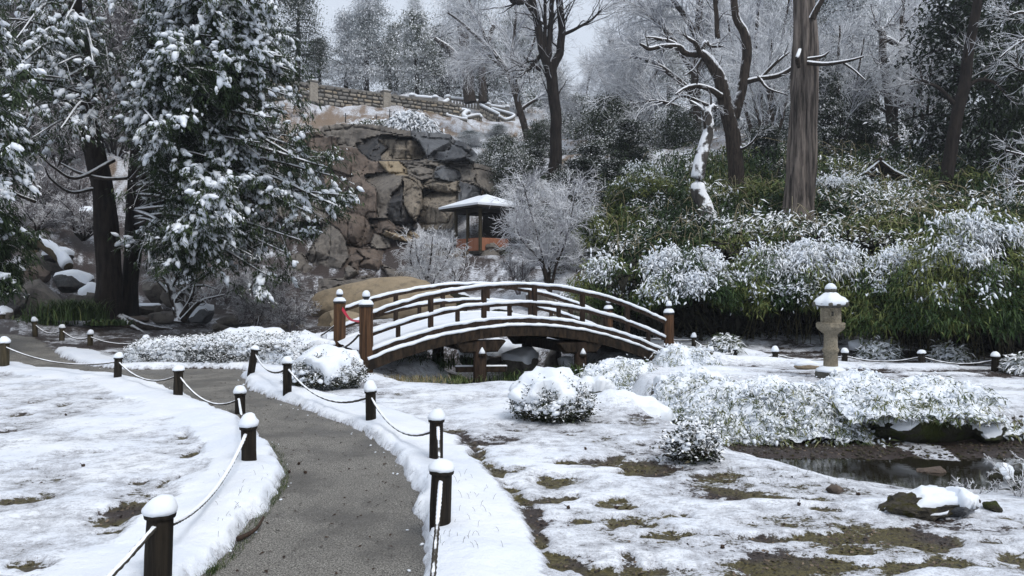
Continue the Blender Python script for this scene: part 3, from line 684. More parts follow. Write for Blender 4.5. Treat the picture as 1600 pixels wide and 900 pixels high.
for t in (1/3, 2/3):
    for w_ in (0, 1):
        p = bp([t], w_, 0)[0]; zt = p[2]-1.16; yo = -.03 if w_ == 0 else .03
        pl = part('pier_post', *lathe([(0.001, -1.0), (.125, -1.0), (.12, zt+.16), (0.001, zt+.16)], (p[0]+perb[0]*yo, p[1]+perb[1]*yo, 0), 16), M_WOOD if w_ == 0 else M_DWOOD, bridge)
        V, F = box((0, 0, 0), (1.0, .2, .22), .03); V[:, 0] *= np.where(V[:, 2] < 0, .72, 1.0); part('corbel', rz(V, ab)+np.array([p[0], p[1], zt+.06]), F, M_DWOOD, bridge, False)
        if w_ == 0:
            part('snow', *lathe([(0.001, -.0), (.065, 0), (.05, .04), (0.001, .13)], (p[0]-perb[0]*.14, p[1]-perb[1]*.14, zt-.06), 12), MS, pl)
            part('bolt', *lathe([(0.001, -.0), (.07, 0), (.07, .05), (0.001, .055)], (p[0]-perb[0]*.12, p[1]-perb[1]*.12, zt-.11), 12), M_DWOOD, bridge)
    a, b = bp([t], 0, -1.14)[0], bp([t], 1, -1.14)[0]; part('cross_beam', *box((a+b)/2, (.22, BW+.2, .2), .02, ab), M_DWOOD, bridge, False)
    V, F = box(((a+b)/2+np.array([dirb[0], dirb[1], 0])*.05)+np.array([0, 0, -.72]), (.12, BW, .1), .01, ab); part('brace', V, F, M_DWOOD, bridge, False)
# low log with a line of snow under the bridge
c = P(752, 577, 13.95); lg = thing('low_rail', c, 'low dark beam with a thin snow line under the bridge left arch', 'beam')
part('beam', *box(c, (.95, .09, .1), .01, .05), M_DWOOD, lg, False); part('snow', *box(c+np.array([0, 0, .062]), (.96, .085, .03), .012, .05), MS, lg)
# ribbon
a = bp([0], 1, .05)[0]; b = bp([0], 0, -.1)[0]; rb = []
Lp = smooth_path([a+np.array([.08, -.13, -.02]), a*.6+b*.4+np.array([0, 0, -.12]), a*.35+b*.65+np.array([.0, 0, -.1]), b+np.array([-.05, .14, -.02])], 24)
tw = np.linspace(0, 5, 24); W_ = .032*np.stack([np.cos(tw)*.3, np.sin(tw)*.3, .8+.2*np.cos(tw)], 1)
V = np.concatenate([Lp-W_, Lp+W_, Lp-W_+np.array([.004, 0, 0]), Lp+W_+np.array([.004, 0, 0])]); i = np.arange(23)
F = np.concatenate([np.stack([i, i+1, i+25, i+24], 1), np.stack([i+48, i+72, i+73, i+49], 1)])
tag(Geo().add(V, F).build('ribbon', M_RIB, loc=a), 'pink red ribbon tied across the left entrance of the bridge', 'ribbon')
# ropes running into the bridge
ptop['L1'] = bp([0], 1, -.27)[0]+np.array([-.1, -.05, 0]); ptop['L0'] = bp([0], 0, -.28)[0]+np.array([-.1, -.1, 0]); ptop['R0'] = bp([1], 0, -.35)[0]+np.array([.1, 0, 0]); ptop['R1'] = bp([1], 1, -.3)[0]+np.array([.1, 0, 0])
rope([458, 'L1'], 'dark rope over the snow mound to the far left bridge post', [.12], .018)
rope([518, 'L0'], 'snow lined rope rising to the near left bridge post', [.10], .018)
rope(['R0', 1110], 'rope dropping from the right bridge post to the brown post', [.12], .016)
rope(['R1', 1084], 'snowy rope from the far right bridge post under the bamboo', [.06], .016)
# ================================================================== STONE LANTERN
lc = seat(1298, 592)
u = lc[1]/FPX*.90; lc[2] += 8*u    # metres per photo pixel there
L = thing('stone_lantern', lc, 'pale stone garden lantern with a thick snow cap on its roof', 'lantern')
def hexl(pr, segs=6, a0=.3): return lathe([(max(r, .001)*u, z*u) for r, z in pr], lc, segs, a0)
def fac(V, amt=.006, s=9): return V+(fbm(V, s, 3, 6)-.5)[:, None]*amt*2
V, F = hexl([(0, -26), (29, -26), (29, 2), (27, 4), (0, 4)], 6, .1); part('base', fac(V, .01), F, M_DSTONE, L, False)
V, F = hexl([(0, 3), (26, 4), (23, 8), (16, 12), (13, 13), (0, 13)], 24); part('base_snow', fac(V, .008), F, MS, L)
V, F = hexl([(0, 6), (15, 6), (14.5, 10), (12, 13), (11.5, 36), (13.5, 38), (13.8, 41), (13.5, 43), (11.5, 45), (11, 68), (13, 70), (0, 70)], 28); part('shaft', fac(V, .004), F, M_STONE, L)
V, F = hexl([(0, 68), (12, 68), (16, 71), (24, 77), (27, 81), (27, 87), (25, 88.5), (0, 88.5)], 6, .1); part('platform', fac(V), F, M_STONE, L, False)
fb = part('fire_box', *hexl([(0, 88), (17, 88), (17, 115), (0, 115)], 6, .52), M_STONE, L, False)
# window of the fire box: recess frame and lattice on the side facing the path
wx0 = lc+np.array([0, -.0, 0]); fy = lc[1]-16.6*u*math.cos(PI/6)-.0
wd = part('window', *box((lc[0]-2*u, fy-.004, lc[2]+104*u), (9*u, .02, 9*u)), M_DARK, L, False)
for q in ((-1, 0), (1, 0)):
    part('frame', *box((lc[0]-2*u+q[0]*5*u, fy-.012, lc[2]+104*u), (1.3*u, .03, 11*u)), M_STONE, wd, False)
    part('frame', *box((lc[0]-2*u, fy-.013, lc[2]+104*u+q[0]*5*u), (11*u, .028, 1.3*u)), M_STONE, wd, False)
part('lattice', *box((lc[0]-2*u, fy-.012, lc[2]+104*u), (1*u, .012, 9*u)), M_DSTONE, wd, False); part('lattice', *box((lc[0]-2*u, fy-.011, lc[2]+104*u), (9*u, .012, 1*u)), M_DSTONE, wd, False)
V, F = hexl([(0, 114), (18, 114), (29, 118), (31, 121), (24, 127), (15, 132), (9, 135), (0, 135)], 6, .1)
rf = part('roof', fac(V), F, M_DSTONE, L, False)
for k in range(6):
    a = .1+k*PI/3; p = lc+np.array([math.cos(a)*29*u, math.sin(a)*29*u, 120*u]); V, F = rock(p, (4.6*u, 4.6*u, 5*u), k, 2, 4, .03); part('corner_scroll', V, F, M_DSTONE, rf)
th = np.arange(40)*2*PI/40
prf = [(1, 119), (29.5, 118.5), (31, 121), (30, 126), (25, 131), (18, 134.5), (13, 139), (9, 141), (1, 141)]
V, F = hexl(prf, 40, .1); w6 = .93+.07*np.cos(6*(np.tile(th, len(prf)))); V[:, :2] = lc[:2]+(V[:, :2]-lc[:2])*w6[:, None]; V[:, 2] += (fbm(V, 7, 3, 3)-.5)*.045*(V[:, 2] < lc[2]+138*u); part('roof_snow', V, F, MS, rf)
V, F = hexl([(0, 134), (9, 134), (9, 137), (6.5, 138), (9, 141), (10, 145), (9.5, 148), (0, 148)], 20); jw = part('finial', V, F, M_DSTONE, L)
V, F = hexl([(0, 146), (9.8, 146.5), (9.5, 150), (6.5, 154), (3, 156.5), (0, 157)], 20); part('snow', fac(V, .004), F, MS, jw)
# ================================================================== TEA HOUSE
D = 32.5; hc = P(752, 392, D); uu = D/FPX; ha = RAD(-52); fl = hc[2]
H = thing('tea_house', hc, 'small open tea house with snow covered hip roof and orange brown panels', 'pavilion')
W1, W2 = 2.0, 1.6    # half sizes; corner faces the camera
def hp(x, y, z=0): return rz(np.array([[x, y, 0]]), ha)[0]+np.array([hc[0], hc[1], fl+z])
cx0, cy0 = -W1*.5, W2*.62
ctr = hp(0, 0)[:2]+np.array([-.0, 1.3])
def hp(x, y, z=0): return rz(np.array([[x*.72, y*.72, 0]]), ha)[0]+np.array([ctr[0], ctr[1], fl+z])
sxs = (-1.05, 1.05); 
part('floor', *box(hp(0, 0, -.08), (2.1, 1.8, .14), .02, ha), M_DARK, H, False)
for x in (-1.3, 0, 1.3):
    for y in (-1.1, 1.1): part('post', *box(hp(x, y, .95), (.12, .12, 1.9), .01, ha), M_DWOOD if y > 0 else M_POSTG, H, False)
for x, y, sx_, sy_ in ((-.65, -1.1, .84, .05), (.65, -1.1, .84, .05), (1.3, 0, .05, 1.48), (-1.3, 0, .05, 1.48), (0, 1.1, 1.8, .05)):
    part('panel', *box(hp(x, y, .30), (sx_, sy_, .56), .01, ha), M_ORANGE, H, False)
    part('lintel', *box(hp(x, y, 1.78), (sx_, sy_+.04, .18), .01, ha), M_DARK, H, False)
part('back_screen', *box(hp(0, 1.05, 1.15), (1.8, .05, 1.15), .01, ha), M_DARK, H, False)
def hiproof(ex, ey, z0, z1, th_, rx_):
    V = [hp(sx_*ex, sy_*ey, z) for z in (z0, z0+th_) for sx_, sy_ in ((-1, -1), (1, -1), (1, 1), (-1, 1))]+[hp(-rx_, 0, z1), hp(rx_, 0, z1)]
    return np.array(V), [np.array([[0, 3, 2, 1], [0, 1, 5, 4], [1, 2, 6, 5], [2, 3, 7, 6], [3, 0, 4, 7], [4, 5, 9, 8], [6, 7, 8, 9]]), np.array([[5, 6, 9], [7, 4, 8]])]
rf = part('roof', *hiproof(2.1, 1.85, 1.86, 2.42, .07, .5), M_DARK, H, False)
V, F = hiproof(2.12, 1.87, 1.94, 2.55, .09, .5); part('roof_snow', V, F, MS, rf, False)
part('ridge_ornament', *lathe([(0.001, 2.45), (.09, 2.5), (.05, 2.62), (.09, 2.68), (0.001, 2.78)], (ctr[0], ctr[1], fl), 10), M_DWOOD, rf)
# ================================================================== GABLED HUT in the trees
D = 30; q = P(1370, 292, D); Hh = thing('gabled_hut', q, 'small dark gabled hut roof edged with snow deep in the bamboo', 'hut')
def gp(x, y, z): return rz(np.array([[x, y, 0]]), -.25)[0]+q+np.array([0, 0, z])
for s in (-1, 1):
    V = np.array([gp(0, -.7, .95), gp(s*.5, -.7, .52), gp(s*.85, -.7, .33), gp(0, 1.6, .95), gp(s*.5, 1.6, .52), gp(s*.85, 1.6, .33)]); V2 = V+np.array([0, 0, -.10]); VV = np.concatenate([V, V2])
    F = np.array([[0, 1, 4, 3], [1, 2, 5, 4], [6, 9, 10, 7], [7, 10, 11, 8], [0, 6, 7, 1], [1, 7, 8, 2], [2, 8, 11, 5], [3, 4, 10, 9], [4, 5, 11, 10]])
    rr = part('roof_slope', VV, F, M_DWOOD, Hh, False); VV = VV+np.array([0, 0, .1]); VV[:6, 2] -= .04; part('snow', VV, F, MS, rr, False)
    part('wall', *box(gp(s*.5, .5, -.4), (.08, 1.8, 1.4), .01, -.25), M_DARK, Hh, False)
part('back_wall', *box(gp(0, 1.3, -.3), (1.0, .08, 1.5), .01, -.25), M_DARK, Hh, False)
part('ridge', *box(gp(0, .45, .99), (.14, 2.4, .12), .02, -.25), M_DWOOD, Hh, False); part('gable_beam', *box(gp(0, -.6, .35), (1.1, .07, .09), .01, -.25), M_DWOOD, Hh, False)
# ================================================================== STONE WALL on the hill
WA = P(466, 157, 53.5); WB = P(716, 187, 62); wl = WB-WA; Lw = np.linalg.norm(wl[:2]); wdir = wl[:2]/Lw; wper = np.array([wdir[1], -wdir[0]]); wa = math.atan2(wdir[1], wdir[0])
def wp(s, z, o=0): f = s/Lw; return np.array([WA[0]+wdir[0]*s+wper[0]*o, WA[1]+wdir[1]*s+wper[1]*o, WA[2]*(1-f)+WB[2]*f+z])
wall = thing('stone_wall', wp(0, 0), 'long rubble stone wall with grey coping on top of the slope', 'wall'); HW = 1.12
V = np.array([wp(s, z, o) for s in (-3, Lw) for z in (-.8, HW) for o in (-.22, .22)]); F = np.array([[0, 1, 3, 2], [4, 6, 7, 5], [0, 4, 5, 1], [2, 3, 7, 6], [0, 2, 6, 4], [1, 5, 7, 3]]); part('core', V, F, M_WALLD, wall, False)
rng = np.random.default_rng(5); z = -.15; row = 0; stones = []
while z < HW-.08:
    hh = rng.uniform(.2, .34); s = -2.5+rng.uniform(0, .3)
    while s < Lw-.1:
        ww = rng.uniform(.28, .75); h2 = hh*rng.uniform(.8, 1.1)
        stones.append((s+ww/2, z+hh/2+rng.uniform(-.03, .03), ww-.05, min(h2, hh)-.04)); s += ww
    z += hh
protos = []
for k in range(8):
    V, F = ICO[2]; V = np.sign(V)*np.abs(V)**.42*np.array([.5, .5, .5])*(1+.16*(fbm(V, 1.3, 2, 100+k)-.5))[:, None]; V = V+(fbm(V, 3, 2, k)-.5)[:, None]*np.array([.12, .1, .16]); protos.append(Geo().add(V, F, 0, 0, k/8).build('stone', (M_WALL, M_WALLB, M_WALLC)[k % 3], loc=(0, 0, 0)).data)
for o in [o for o in C.objects if o.name.startswith('stone') and o.data in protos]: bpy.data.objects.remove(o)
stones.sort(key=lambda a: a[0])
for k, (s, z, ww, hh) in enumerate(stones[:290]):
    o = bpy.data.objects.new('stone', protos[k % 8]); C.objects.link(o); o.parent = wall
    p = wp(s, z, .2); o.location = p-np.array(wall['_o']); o.rotation_euler = (0, rng.uniform(-.18, .18), wa); o.scale = (ww*rng.uniform(.88, .98), .2, hh*rng.uniform(.84, .98))
V, F = [], None
for k in range(int(Lw/1.3)+2):
    s = -2.6+k*1.3
    if s+1.25 > Lw+.3: break
    c = (wp(s, HW+.07)+wp(s+1.27, HW+.07))/2; V, F = box((0, 0, 0), (1.28, .62, .16), .02)
    V[:, 2] += V[:, 0]*((WB[2]-WA[2])/Lw); part('coping_slab', rz(V, wa)+c, F, M_COPE, wall, False)
for s in (1.0, 6.9):
    c = wp(s, HW*.5+.1, .12); pr = part('pier', *box(c, (.62, .6, HW+.25), .03, wa), M_WALL, wall, False); part('cap', *box(wp(s, HW+.3, .12), (.72, .7, .14), .05, wa), M_COPE, pr, False)
    V, F = box(wp(s, HW+.40, .12), (.6, .6, .08), .05, wa); part('snow', V, F, MS, pr)
# ---- terraced stair walls with balusters behind, snow lined copings -----------------
def coping(pts, label, r=.17, wallh=1.2, bal=False, D=64):
    r = r*.62
    p = [P(a, b, d) for a, b, d in pts]; q = smooth_path(p, max(16, 7*len(p))) if len(p) > 2 else smooth_path(p, 12)
    t = thing('balustrade', q[0], label, 'balustrade')
    part('snow', *tubes(q+np.array([0, 0, .08]), np.full(len(q), r), 8, True), MS, t)
    part('coping', *tubes(q-np.array([0, 0, .06]), np.full(len(q), r*.95), 6, True), M_COPE, t)
    n = len(q)
    if bal:
        for k in range(1, n-1, 1): part('baluster', *lathe([(.05, -.75), (.09, -.45), (.045, -.2), (.07, -.1)], q[k], 8), M_COPE, t)
        part('plinth', *tubes(q-np.array([0, 0, .85]), np.full(n, .18), 4, True), M_COPE, t)
        for k in (0, n-1):
            pr = part('pier', *box(q[k]-np.array([0, 0, .4]), (.45, .45, 1.0), .03), M_COPE, t, False); part('snow', *lathe([(0.001, .05), (.3, .06), (.28, .2), (.15, .3), (0.001, .33)], q[k], 10), MS, pr)
    top = q-np.array([0, 0, .12 if not bal else .9]); V = []
    for o in (-.12, .12): V += [top+np.array([0, o, 0]), top+np.array([0, o, -wallh])]
    V = np.concatenate(V); i = np.arange(n-1); F = np.concatenate([np.stack([i, i+1, i+1+n, i+n], 1), np.stack([i+2*n, i+3*n, i+1+3*n, i+1+2*n], 1)])
    rw = part('retaining_wall', V, F, M_WALLD, t, False)
    sv = Geo(); rg = np.random.default_rng(int(pts[0][0]))
    for k in range(n-1):
        for zz_ in np.arange(.3, wallh, .36):
            c = (top[k]+top[k+1])/2+np.array([rg.uniform(-.08, .08), -.12, -zz_+rg.uniform(-.05, .05)]); V1, F1 = ICO[1]
            V1 = np.sign(V1)*np.abs(V1)**.5; sv.add(V1*np.array([.5*np.linalg.norm(top[k+1]-top[k]), .07, .17])*np.array([rg.uniform(.75, .95), 1, 1])+c, F1)
    so_ = sv.build('stone_facing', M_WALL, t); so_['kind'] = 'stuff'
    return t
coping([(644,151,63),(680,154,63.5)], 'short snow capped balustrade where the rubble wall ends', .2, 1.6, True)
coping([(700,153,67),(751,159,68)], 'snow capped balustrade in front of the dark tree trunks', .2, 1.6, True)
coping([(762,165,67),(792,169,68)], 'short balustrade right of the garden stair', .18, 1.4, True)
coping([(676,158,64),(665,162,63),(684,171,62.4),(704,175,62),(724,172,63),(735,176,63)], 'upper zigzag stair wall with a bold white line of snow', .17, 1.9)
coping([(700,157,65),(691,164,64.3),(696,171,63.4),(706,175,62.8)], 'crescent shaped snowy stair parapet', .26, .9)
coping([(706,176,61.5),(698,180,61),(716,185,60.5),(730,187,60.4)], 'lower zigzag stair wall outlined in snow', .16, 1.6)
coping([(729,175,62.5),(724,181,62),(731,186,61.5)], 'small crescent parapet at the foot of the stair', .3, .8)
coping([(731,183,61.5),(748,180,62),(753,184,62)], 'low snowy parapet right of the small crescent', .15, 1.0)
coping([(750,164,66),(776,177,64),(780,179,64)], 'straight diagonal stair wall descending right under snow', .17, 1.5)
coping([(768,170,66),(800,179,65),(802,183,64.5),(790,187,64),(780,182,63.5)], 'hooked snowy stair wall behind the frosted branches', .17, 1.5)
# stakes on the slope
sk = thing('metal_stake', P(540, 192, 47), 'thin dark stake left on the brown slope below the wall', 'stake', 'stakes on the slope')
part('rod', *tubes([P(540, 194, 47), P(540, 177, 47)], [.035, .035], 6, True), M_METAL, sk); part('cross_tie', *box(P(540, 181, 47), (.3, .03, .03)), M_METAL, sk, False)
for (a, b, d, lb) in ((588,194,47,'thin stake directly above the snow covered shrub left side'), (609,185,50,'thin stake behind the snow covered shrub'), (677,204,48,'thin dark stake right of the snowy cascading shrub')):
    dup(sk, P(a, b, d), label=lb)
# ================================================================== CLIFF
RB = m_rock('brown_rock', (.105, .082, .068), (.175, .138, .112), (.06, .053, .048), sc_=.7, streak=.7)
RG = m_rock('grey_rock', (.12, .108, .098), (.20, .18, .155), (.065, .062, .06), sc_=.8, streak=.4, bias=-.8)
RK = m_rock('wet_black_rock', (.012, .012, .014), (.030, .029, .030), (.075, .062, .048), sc_=.8, streak=1.0, wet=1, bias=-1.3)
RP = m_rock('pale_tan_rock', (.27, .22, .15), (.36, .29, .20), (.20, .165, .12), sc_=.5, streak=.25, bias=-1.2)
RS = m_rock('streaked_rock', (.17, .145, .115), (.26, .225, .18), (.04, .037, .036), sc_=.9, streak=1.0, bias=-1.3)
RD = m_rock('dark_slate_rock', (.055, .058, .064), (.10, .105, .112), (.028, .029, .032), sc_=1.0, wet=1, bias=-1.1, amp=.4)
RJ = m_rock('jagged_brown_rock', (.05, .045, .036), (.125, .11, .085), (.03, .028, .024), sc_=7, bias=-1.3, moss=(.07, .065, .02))
RMOSS = m_rock('mossy_dark_rock', (.02, .02, .014), (.045, .042, .03), (.03, .035, .012), sc_=2.0, bias=-1.4, moss=(.035, .045, .008))
cl = thing('cliff', P(600, 450, 36), 'rock cliff with dry waterfall ledges', None, kind='structure')
SLABS = [  # polygon px, D, bulge, depth, mat
 ([(500,262),(508,205),(560,200),(640,212),(720,232),(728,250),(650,256),(600,262),(560,245)], 38.2, 1.0, 3, RG),
 ([(548,222),(600,210),(655,215),(668,246),(655,250),(575,252),(562,240)], 39.6, .5, 2, RK),
 ([(590,217),(650,219),(664,245),(640,249),(596,249)], 39.3, .25, 2, RS),
 ([(640,212),(700,218),(720,238),(690,252),(668,248),(655,222)], 38.2, .8, 2, RD),
 ([(668,228),(690,223),(722,230),(738,244),(716,250),(694,252),(668,246)], 36.6, 1.1, 2.5, RD),
 ([(480,215),(520,212),(560,228),(590,250),(615,262),(600,275),(545,275),(508,262),(480,240)], 37.0, .8, 2.5, RB),
 ([(508,262),(545,272),(600,272),(612,300),(600,345),(570,345),(540,330),(520,300)], 36.0, .5, 2.5, RB),
 ([(590,252),(622,250),(632,256),(632,272),(606,270)], 37.2, .6, 1.5, RP),
 ([(570,272),(600,268),(628,276),(636,290),(615,310),(600,345),(580,330)], 35.6, .6, 2, RG),
 ([(632,276),(645,282),(660,296),(664,330),(640,345),(614,330),(616,300)], 35.4, .9, 2, RS),
 ([(612,300),(630,284),(640,310),(645,350),(618,350),(604,335)], 35.0, .5, 2, RK),
 ([(640,262),(660,260),(678,264),(676,272),(655,276),(642,270)], 36.6, .9, 1.5, RG),
 ([(676,268),(690,262),(718,264),(722,278),(704,284),(686,280)], 36.0, 1.0, 2, RD),
 ([(700,258),(735,262),(746,270),(740,286),(722,284),(718,268)], 36.6, .7, 2, RG),
 ([(664,290),(690,280),(716,282),(719,298),(705,302),(680,300)], 35.8, .7, 2, RS),
 ([(706,280),(740,290),(768,308),(760,318),(714,318),(716,298)], 35.6, .6, 2.5, RD),
 ([(660,298),(716,300),(712,325),(700,350),(660,350),(650,330)], 35.4, .4, 2, RS),
 ([(740,262),(770,270),(790,300),(768,306),(744,288)], 37.5, .6, 2, RG),
 ([(512,345),(540,332),(570,338),(585,360),(584,380),(560,388),(540,380),(528,360)], 34.2, .8, 2.5, RB),
 ([(482,395),(500,365),(515,342),(535,352),(550,372),(545,400),(535,430),(498,437),(484,420)], 33.6, .8, 2.5, RG),
 ([(540,380),(560,388),(575,400),(566,428),(545,430),(532,420),(545,400)], 33.4, .5, 2, RB),
 ([(575,342),(600,340),(615,352),(632,360),(615,372),(588,366)], 34.6, .6, 2, RB),
 ([(580,352),(612,355),(648,372),(640,378),(605,372)], 33.8, .5, 1.5, RP),
 ([(584,365),(610,372),(612,388),(590,392),(578,380)], 34.0, .6, 2, RG),
 ([(555,390),(600,386),(618,400),(600,408),(565,404)], 33.4, .6, 1.6, RB),
 ([(556,405),(595,404),(594,424),(565,428),(556,418)], 33.0, .5, 1.6, RB),
 ([(538,418),(550,408),(562,428),(556,436),(540,436)], 32.8, .4, 1.5, RG),
 ([(612,375),(650,380),(680,410),(672,430),(630,430),(600,408)], 34.2, .7, 2, RK),
 ([(440,330),(480,320),(512,334),(508,350),(470,346),(445,345)], 34.5, .7, 2, RG),
 ([(440,345),(470,345),(500,352),(480,390),(462,396),(446,380)], 36.2, .4, 1.5, RK),
 ([(440,400),(470,395),(488,420),(484,440),(450,446),(438,430)], 33.0, .9, 2, RG),
 ([(408,380),(440,380),(450,410),(440,440),(410,440),(398,410)], 34, .9, 2, RG),
 ([(430,448),(470,432),(540,438),(560,446),(548,462),(500,468),(440,464)], 31, .9, 3, RG),
 ([(512,452),(540,440),(580,432),(600,424),(612,440),(590,448),(545,462),(516,464)], 30.2, .8, 3, RG),
 ([(600,418),(640,424),(700,430),(700,446),(640,448),(606,442)], 31.5, .8, 3, RG),
 ([(640,390),(690,388),(720,398),(735,420),(700,430),(655,428)], 32.6, .9, 2, RG),
 ([(735,425),(760,412),(780,418),(792,446),(770,462),(742,452)], 28.5, .9, 2, RMOSS),
 ([(690,430),(722,420),(740,430),(745,455),(700,458)], 28.8, .8, 2, RG),
 ([(745,392),(770,388),(788,402),(780,412),(752,410)], 30.8, .7, 1.6, RG),
 ([(668,398),(700,392),(745,402),(752,414),(700,412)], 31.0, .6, 2, RS),
 ([(780,395),(830,388),(860,400),(850,440),(800,448),(784,420)], 31.0, .9, 2, RMOSS)]
gxx = np.arange(402, 800, 1.7); gyy = np.arange(194, 470, 1.7); X, Y = np.meshgrid(gxx, gyy); X = X.ravel(); Y = Y.ravel(); n2 = np.stack([X/30, Y/30, 0*X], 1)
Xw = X+(fbm(n2, 1.2, 3, 71)-.5)*3; Yw = Y+(fbm(n2, 1.2, 3, 72)-.5)*3
def sdist(px, py, pl):
    pl = np.array(pl, float); d, _ = seg_dist(px, py, np.concatenate([pl, pl[:1]])); ins = np.zeros(px.shape, bool)
    for a, b in zip(pl, np.roll(pl, -1, 0)):
        if abs(a[1]-b[1]) > 1e-9: ins ^= ((a[1] > py) != (b[1] > py)) & (px < (b[0]-a[0])*(py-a[1])/(b[1]-a[1])+a[0])
    return np.where(ins, -d, d)
SD = np.stack([sdist(Xw, Yw, s_[0]) for s_ in SLABS])
def area(p): p = np.array(p, float); q = np.roll(p, -1, 0); return abs((p[:, 0]*q[:, 1]-p[:, 1]*q[:, 0]).sum())/2
SD = SD-(SD < 0)*(80-.45*np.sqrt([area(s_[0]) for s_ in SLABS]))[:, None]      # small blocks sit in front of the big ones they overlap
idn = np.argsort(SD, axis=0); own = idn[0]; d1 = np.take_along_axis(SD, idn[:1], 0)[0]; d2 = np.take_along_axis(SD, idn[1:2], 0)[0]; gap = d2-d1
Dk = np.array([s_[1] for s_ in SLABS]); cen = np.array([np.mean(s_[0], 0) for s_ in SLABS]); rg = np.random.default_rng(4); tx = rg.normal(size=len(SLABS))*.014; ty = rg.uniform(-.03, -.004, len(SLABS))
smooth_D = 33.0+(466-Y)*.020+2.2*ss(330, 230, Y)                      # general lean of the face
dep = .6*Dk[own]+.4*smooth_D+tx[own]*(X-cen[own, 0])+ty[own]*(Y-cen[own, 1])
w3 = np.stack([X/34, Y/34, 0*X], 1)
fac_ = np.full(X.shape, -9.0)
for q in range(4):        # each block is broken into a few flat faces
    ax = rg.normal(size=len(SLABS))*.030; ay = rg.normal(size=len(SLABS))*.026; of = rg.normal(size=len(SLABS))*.16
    fac_ = np.maximum(fac_, ax[own]*(X-cen[own, 0])+ay[own]*(Y-cen[own, 1])+of[own])
dep += np.clip(fac_, -.2, 1.4)*.75
dep += (fbm(w3, 1.2, 3, 81)-.5)*.6+(fbm(w3, 9, 3, 83)-.5)*.11+.38*np.exp(-np.maximum(gap, 0)/1.1)
edge_ = np.abs(np.stack([sdist(Xw, Yw, s_[0]) for s_ in SLABS])[own, np.arange(len(X))]); dep += .30*np.exp(-edge_/1.2)*(gap > 6)
cr_ = np.abs(fbm(w3*np.array([1.6, .6, 1]), .8, 2, 87)-.5); dep += .22*np.exp(-cr_/.008)
V = np.stack([(X-800)/FPX*dep, dep, CAMZ-(Y-HOR)/FPX*dep], 1); nX, nY = len(gxx), len(gyy)
i, j = np.meshgrid(np.arange(nY-1), np.arange(nX-1), indexing='ij'); b = (i*nX+j).ravel(); Fq = np.stack([b, b+1, b+nX+1, b+nX], 1); keep = d1[Fq].max(1) < 9; Fq = Fq[keep]; fo = own[Fq[:, 0]]
for k, s_ in enumerate(SLABS):
    f = Fq[fo == k]
    if len(f) < 4: continue
    u_, inv = np.unique(f, return_inverse=True); o = part('rock', V[u_], inv.reshape(f.shape), s_[4], cl, True)
    o.data.set_sharp_from_angle(angle=RAD(16))
